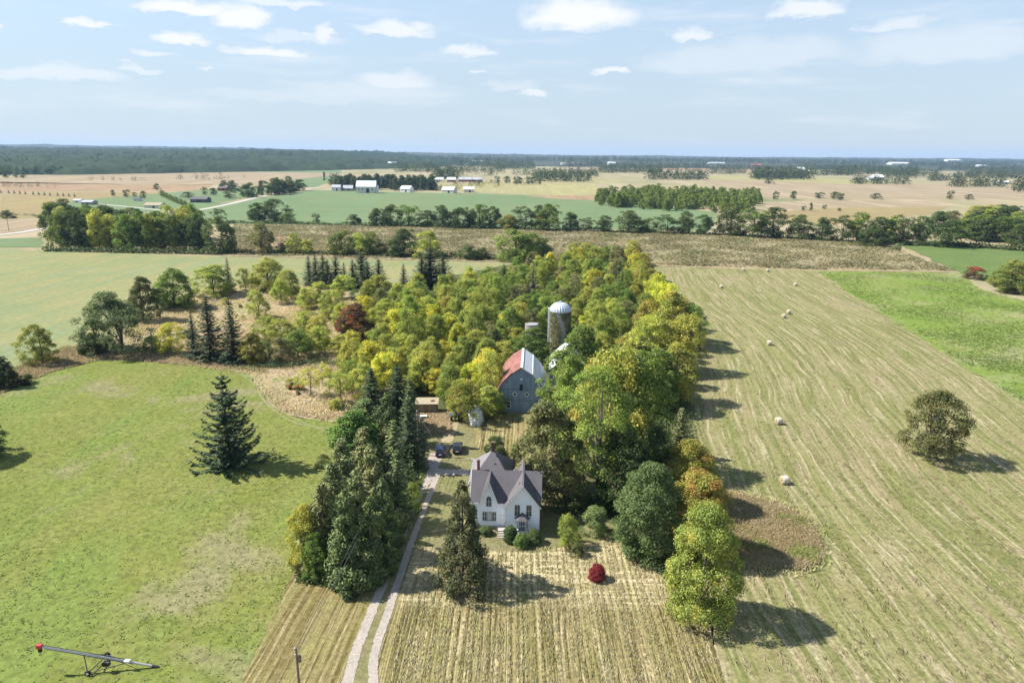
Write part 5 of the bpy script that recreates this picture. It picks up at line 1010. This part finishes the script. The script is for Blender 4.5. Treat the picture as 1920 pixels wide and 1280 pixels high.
def tarped():
    b = P(891, 799); o = thing('covered_boat', (b[0], b[1]+2.2, .26), 'boat-shaped heap under a crumpled white tarpaulin in front of the barn', 'covered boat', R_(5)); g = np.random.default_rng(8)
    nu, nv = 26, 18; V = []; F = []
    for i in range(nu):
        y = -2.9+6.2*i/(nu-1); f = i/(nu-1); hw = 1.75*math.sin(min(1, .18+f*1.15)*math.pi*.55)**.7; top = 1.5+1.15*math.sin(min(1, f*1.1)*math.pi*.62)+(.55 if .35 < f < .7 else 0)
        for j in range(nv):
            a = math.pi*j/(nv-1); k = .72 if abs(a-math.pi/2) < 1 else 1
            V.append((-hw*math.copysign(abs(math.cos(a))**.55, math.cos(a))+g.normal(0, .07), y+g.normal(0, .06), max(-.05, top*math.sin(a)**.6+g.normal(0, .11)) if 0 < j < nv-1 else -.1))
    for i in range(nu-1):
        for j in range(nv-1): F.append((i*nv+j, i*nv+j+1, (i+1)*nv+j+1, (i+1)*nv+j))
    F.append(tuple(range(nv))); F.append(tuple(range((nu-1)*nv, nu*nv))[::-1]); MB().add(V, F).build('tarpaulin', M['tarp'], o)
    for y in (-1.6, .2, 2.0): MB().tube([(-1.85, y, .1), (-1.75, y, 1.5), (-1., y, 2.5), (0, y, 2.75), (1., y, 2.5), (1.75, y, 1.5), (1.85, y, .1)], .035, 5).build('rope', M['rope'], o)
    MB().tube([(0, -2.2, .6), (0, -3.4, .25)], .07, 6).build('trailer_tongue', M['darksteel'], o)
    for s in (-1, 1): MB().lathe([(.15, -.1), (.3, -.1), (.32, 0), (.3, .1), (.15, .1)], 14, (s*1.72, .6, .2), 'x').build('wheel', M['black'], o, True)
tarped()
def heap(name, label, px, py, s, mat, seed, n=9, cat='scrap'):
    g = np.random.default_rng(seed); b = P(px, py); o = thing(name, (b[0], b[1], .26), label, cat)
    for i in range(n): MB().box((g.normal(0, s*.4), g.normal(0, s*.3), .1+.12*i/n*s), (s*g.uniform(.3, .9), s*g.uniform(.15, .5), .06+.1*g.random()), g.uniform(0, 3), g.uniform(-.2, .2)).build('sheet' if i % 2 else 'plank', M[mat], o)
heap('scrap_heap','low heap of pale scrap sheets beside the utility pole',800,812,1.6,'palecol',1); heap('scrap_heap','small pile of pale rubbish in the dry clearing',571,757,.9,'stone',2,6); heap('scrap_heap','dark wreckage lying in the weeds under a sapling',622,760,1.2,'darksteel',3,7); heap('scrap_heap','grey scrap lying in the clearing between saplings',617,740,.9,'frame',4,5); heap('fallen_branches','bleached fallen branches at the edge of the clearing',505,683,1.8,'stone',6,8,'branches'); heap('stone_pile','pale stones by the rear left corner of the house',887,864,.8,'stone',5,7,'stones')
def wagon():
    b = P(556, 731); o = thing('hay_wagon', (b[0], b[1], .26), 'old rust-red flat wagon abandoned in the clearing', 'wagon', R_(-8)); MB().bx(-1.9, 1.9, -.8, .8, .65, .8).build('deck', M['redwall'], o)
    for i in range(5): MB().bx(-1.9+.78*i, -1.2+.78*i, -.82, .82, .805, .85).build('plank', M['redwall'], o)
    for x in (-1.3, 1.3):
        for s in (-1, 1): MB().lathe([(.1, -.07), (.33, -.07), (.33, .07), (.1, .07)], 14, (x, s*.86, .33), 'y').build('wheel', M['black'], o)
        MB().tube([(x, -.86, .33), (x, .86, .33)], .05, 6).build('axle', M['darksteel'], o); MB().bx(x-.08, x+.08, -.3, .3, .33, .65).build('bolster', M['darksteel'], o)
    MB().tube([(1.9, 0, .6), (3.0, 0, .25)], .05, 6).build('tongue', M['darksteel'], o)
wagon()
q = P(794, 788); o = thing('white_freezer', (q[0], q[1], .26), 'small white chest standing in the weeds in front of the board shed', 'chest', .2); MB().bx(-.75, .75, -.4, .4, -.1, .8).build('body', M['trim'], o); MB().bx(-.77, .77, -.42, .42, .803, .92).build('lid', M['trim'], o)

# ------------------------------------------------------------------ poles and wires
def pole(px, pyb, loc, Hp, label):
    b = P(px, pyb) if loc is None else np.array([*loc, 0]); o = thing('utility_pole', (b[0], b[1], .24), label, 'utility pole')
    MB().tube([(0, 0, -.5), (0, 0, Hp)], [.17, .11], 10).build('shaft', M['pole'], o); MB().lathe([(.16, 0), (.16, .7), (.1, .8)], 12, (.3, 0, Hp-1.7)).build('transformer' if loc is None else 'bracket', M['steel' if loc is None else 'pole'], o)
    for z in (Hp-.15, Hp-.9): MB().lathe([(.05, 0), (.07, .06), (.05, .12)], 8, (-.14, 0, z)).build('insulator', M['plate'], o)
    return b
p1 = pole(785, 855, None, AY(785, 772, P(785, 855)[1])[2], 'wooden utility pole at the top of the driveway beside the conifers')
z2 = 10.; b2 = P(555, 1217, z2); p2 = pole(0, 0, (b2[0], b2[1]), z2, 'wooden utility pole cut off at the bottom edge of the photo')
h1 = AY(785, 772, P(785, 855)[1])[2]
def wire(a, b, sag, r, label):
    a, b = np.array(a), np.array(b); pts = [a+(b-a)*t-np.array([0, 0, 4*sag*t*(1-t)]) for t in np.linspace(0, 1, 25)]; tag(MB().tube(pts, r, 5).build('power_line', M['wire']), label, 'wire')
wire((p1[0]-.2, p1[1], h1+.0), (p2[0]-.14, p2[1], z2+.0), .9, .022, 'upper power line running between the two utility poles'); wire((p1[0]-.2, p1[1], h1-.75), (p2[0]-.14, p2[1], z2-.75), 1.1, .03, 'lower power line running between the two utility poles')
wire((p1[0]+.1, p1[1], h1-.8), (-7.1, 106.4, 4.4), .5, .02, 'service wire sagging from the pole to the rear of the house')

# ------------------------------------------------------------------ hay bales
def bale_proto():
    g = np.random.default_rng(2); prof = [(.0, -.62), (.55, -.63), (.72, -.6), (.77, -.45), (.78, 0), (.77, .45), (.72, .6), (.55, .63), (.0, .62)]; b = MB().lathe(prof, 28, (0, 0, .72), 'x')
    b.v = [(x+g.normal(0, .012), y+g.normal(0, .015), max(-.02, z+g.normal(0, .015))) for x, y, z in b.v]; return b.mesh('hay', True)
bp = bale_proto(); bp.materials.append(M['hay']); wr = MB(); n = 28
wm = MB().lathe([(.785, -.5), (.797, -.46), (.80, 0), (.797, .46), (.785, .5)], 28, (0, 0, .75), 'x').mesh('wrap', True); wm.materials.append(M['haywrap'])
for (x, y, rz, lab) in [(1352,541,.3,'round hay bale farthest left in the hayfield, near the wood'),(1394,509,.9,'round hay bale at the back edge of the hayfield, left one'),(1439,510,.2,'round hay bale at the back edge of the hayfield, right one'),(1491,537,.4,'round hay bale nearest the vivid green field'),(1478,589,.2,'farther bale of the close pair in mid hayfield'),(1469,597,.5,'nearer bale of the close pair in mid hayfield'),(1442,648,.1,'single round bale midway down the hayfield'),(1459,796,.25,'second nearest round hay bale, level with the lone tree'),(1470,908,.2,'nearest round hay bale, above the weed bank')]:
    b = P(x, y); o = thing('hay_bale', (b[0], b[1], .2), lab, 'hay bale', rz, 'round bales left in the hayfield'); link(bpy.data.objects.new('hay', bp), o); link(bpy.data.objects.new('net_wrap', wm), o)

# ------------------------------------------------------------------ grain auger
def auger():
    f = P(292, 1254); w1 = P(166, 1270); tip = AY(73, 1211, f[1]-1.0); o = thing('grain_auger', (w1[0], w1[1], .27), 'long wheeled grain auger with red head standing in the near meadow', 'auger'); O = np.array([w1[0], w1[1], .27])
    f = f-O; f[2] = .15; tip = tip-O; d = tip-f; u = d/np.linalg.norm(d); wy = np.array([0, 1., 0])
    MB().tube([f, f+d*.985], .12, 10).build('tube', M['steel'], o); MB().tube([f+np.array([0, 0, .28])+d*.28, f+np.array([0, 0, .24])+d*.97], .04, 6).build('truss_rod', M['darksteel'], o); MB().tube([f+np.array([0, 0, -.22])+d*.2, f+np.array([0, 0, -.18])+d*.95], .035, 6).build('drive_shaft', M['darksteel'], o)
    for t in (.35, .5, .65, .8): MB().tube([f+d*t, f+d*t+np.array([0, 0, .27])], .025, 5).build('truss_post', M['darksteel'], o)
    MB().box(tip+np.array([.05, 0, 0]), (.55, .4, .45)).build('head', M['red'], o); MB().box(tip+np.array([.05, 0, -.45]), (.3, .3, .55)).build('spout', M['black'], o); MB().tube([f-u*.3, f+u*.35], .16, 8).build('intake', M['darksteel'], o)
    wf = np.array([0, 0, .0]); wb = np.array([.5, 3.0, 0])
    for q in (wf, wb):
        t = MB().lathe([(.16, -.1), (.33, -.1), (.36, 0), (.33, .1), (.16, .1)], 20, (q[0], q[1], .34), 'y').build('wheel', M['black'], o, True); MB().lathe([(.16, -.06), (.16, .06)], 14, (q[0], q[1]-.06, .34), 'y').build('rim', M['plate'], t)
        MB().tube([q+np.array([0, 0, .34]), f+d*.62], .055, 6).build('lift_arm', M['darksteel'], o); MB().tube([q+np.array([0, 0, .34]), f+d*.22], .045, 6).build('strut', M['darksteel'], o)
    MB().tube([(0, 0, .34), wb+np.array([0, 0, .34])], .06, 6).build('axle', M['darksteel'], o)
    e = f+d*.42+np.array([0, -.25, -.55]); MB().box(e, (.7, .45, .5)).build('engine', M['darksteel'], o); MB().lathe([(.28, -.05), (.28, .05)], 16, tuple(e+np.array([-.1, -.3, .15])), 'y').build('pulley', M['black'], o); MB().box(f+d*.24+np.array([0, -.1, .15]), (.6, .4, .25)).build('belt_guard', M['palecol'], o)
auger()

# ------------------------------------------------------------------ far farm buildings
def far_b(px, py, wpx, d, hpx, rpx, wall, roof, label, ridge='x', rz=0, cat='barn', name='barn', doors=None, wins=None):
    b = PH(px, py); k = depth((b[0], b[1], 3))/1280; w = wpx*k; e = hpx*k; r = (hpx+rpx)*k
    if doors is None: doors = ((w*.1, w*.16, e*.7),)
    if wins is None: wins = tuple((w*f_, e*.55, w*.07, e*.28) for f_ in (-.36, -.18, .34))
    gable_building(name, b, w, d, e, r, wall, roof, label, rz, cat, doors, wins, .5, ridge)
far_b(686,362,36,16,12,10,'cream','palecol','large far barn with tall pale metal roof beyond the green crop'); far_b(703,362,10,10,11,3,'whitewall','palecol','narrow white shed against the right end of the large far barn'); far_b(630,358,16,9,7,4,'whitewall','greyroof','white far farmhouse left of the large pale barn',cat='house',name='house'); far_b(652,358,18,9,5,5,'frame','greyroof','grey far shed between white house and large pale barn')
far_b(759,360,20,14,6,5,'whitewall','palecol','low white shed right of the large far barn',rz=-.35); far_b(839,362,24,14,6,5,'cream','palecol','low cream shed in the middle of the far farms',rz=-.35); far_b(879,361,19,12,6,4,'cream','palecol','small cream shed, rightmost beyond the green crop')
far_b(882,341,44,16,4,4,'redwall','greyroof','long low red building with grey roof behind the yellow field'); far_b(846,341,16,14,4,4,'redwall','palecol','small red barn left of the long red building'); far_b(823,340,16,12,3.5,3.5,'whitewall','palecol','white shed left of the small red barn')
far_b(372,380,30,14,6,4,'darksteel','darkroof','dark bungalow beside the farm lane on the left',cat='house',name='house'); far_b(417,358,18,14,5,3,'redwall','darkroof','dark red barn left of the trees along the lane')
far_b(285,390,30,14,5,4,'cream','tanroof','tan-roofed house just beyond the left woodlot',cat='house',name='house'); far_b(254,377,10,10,4,2,'whitewall','darkroof','small white house beyond the left woodlot',cat='house',name='house'); far_b(162,384,20,12,5,2.5,'frame','greyroof','grey shed beyond the left end of the woodlot'); far_b(143,380,14,10,4,2,'whitewall','greyroof','small white shed behind the left end of the woodlot')
far_b(735,314,18,40,4,6,'cream','palecol','distant pale farm building with tall gabled roof'); far_b(704,312,18,30,3,3,'whitewall','palecol','distant white house left of the pale gabled building'); far_b(897,306,24,60,2.5,2.,'whitewall','palecol','distant white industrial shed near the horizon'); far_b(938,311,22,40,2.2,2.2,'cream','tanroof','distant tan shed right of the white industrial shed')
far_b(1080,310,56,50,2.2,2.,'whitewall','tanroof','long distant barn with tan roof left of the right half'); far_b(1147,310,14,30,2.5,3,'whitewall','palecol','distant white barn right of the long tan-roofed barn')
far_b(1503,324,18,30,6,4,'whitewall','palecol','white far barn behind the small wood at right'); far_b(1514,325,9,20,4,2,'whitewall','palecol','low white shed against the white far barn at right'); far_b(1648,337,18,24,5,4,'whitewall','palecol','white far barn among trees at right'); far_b(1634,337,13,20,3,2,'whitewall','greyroof','low shed left of the white far barn among trees'); far_b(1885,345,18,20,3.5,2,'whitewall','palecol','white shed near the right edge of the plain')
far_b(1690,309,36,80,2,2,'whitewall','palecol','long distant greenhouse building near the right horizon'); far_b(1345,309,30,60,2,2,'whitewall','greyroof','distant white farm shed by the brown field'); far_b(1420,313,20,40,2.5,2,'redwall','redroof','distant red roofed shed right of the brown field'); far_b(1790,304,26,80,3,1.5,'whitewall','palecol','distant white factory at the right horizon'); far_b(1842,314,14,40,2.4,2,'whitewall','palecol','distant white house at the far right')
b = P(608, 338); o = thing('silo', (b[0], b[1], .1), 'far brown roofless silo standing alone left of the farm wood', 'silo'); k = depth((b[0], b[1], 3))/1280; MB().lathe([(1.9*k, -.3), (1.9*k, 15*k), (1.6*k, 15*k), (1.6*k, 12*k)], 18).build('wall', M['brick2'], o)
for i in range(4): MB().lathe([(1.9*k+.01, (3+3*i)*k), (1.98*k, (3.05+3*i)*k), (1.98*k, (3.4+3*i)*k), (1.9*k+.01, (3.45+3*i)*k)], 18).build('hoop', M['steel'], o)
b = P(17, 434); o = thing('utility_pole', (b[0], b[1], .1), 'lone utility pole beside the road at the left edge', 'utility pole'); hh = AY(17, 410, b[1])[2]; MB().tube([(0, 0, -.3), (0, 0, hh)], [.2, .14], 8).build('shaft', M['pole'], o); MB().bx(-1, 1, -.06, .06, hh-.7, hh-.55).build('crossarm', M['pole'], o)
def turbine(px, py):
    b = P(px, 299.5); b = b*np.array([.85, .85, 0]); o = thing('wind_turbine', (b[0], b[1], 0), 'tiny pale wind turbine on the right horizon', 'wind turbine', 0, 'wind turbines on the horizon'); H = 95
    MB().tube([(0, 0, -2), (0, 0, H)], [2.4, 1.4], 8).build('tower', M['palecol'], o); MB().box((0, 0, H+1), (3.5, 8, 3.5)).build('nacelle', M['palecol'], o)
    for i in range(3): a = .5+i*2.094+px*.01; MB().tube([(0, -5, H+1), (math.sin(a)*42, -5, H+1+math.cos(a)*42)], [1.6, .35], 5).build('blade', M['palecol'], o)
for x in (1562, 1664, 1711, 1762, 1822): turbine(x, 290)
b = ray(817, 264)*260+np.array([0, 0, CH]); o = thing('bird', tuple(b), 'small dark bird flying above the horizon', 'bird'); MB().lathe([(.01, -.2), (.06, -.08), (.05, .1), (.02, .3)], 8, (0, 0, 0), 'y').build('body', M['black'], o)
for s in (-1, 1): MB().slab([(s*.02, -.1, .03), (s*.25, -.06, .09), (s*.42, .08, .03), (s*.22, .1, .07), (s*.02, .1, .03)], .015).build('wing', M['black'], o)

# ------------------------------------------------------------------ haze
hm = bpy.data.materials.new('haze_air'); hm.use_nodes = True; t = NT(hm.node_tree); t.n.clear(); mo = t.new('ShaderNodeOutputMaterial'); pv = t.new('ShaderNodeVolumePrincipled'); t.l.new(pv.outputs[0], mo.inputs['Volume'])
pv.inputs['Color'].default_value = (.40, .63, 1, 1); pv.inputs['Density'].default_value = 4.4e-5; pv.inputs['Anisotropy'].default_value = .1
ho = MB().bx(-FAR-60, FAR+60, -360, FAR+60, -1.5, 185).build('haze', hm); tag(ho, 'pale blue haze over the far plain', 'haze', None, 'stuff')
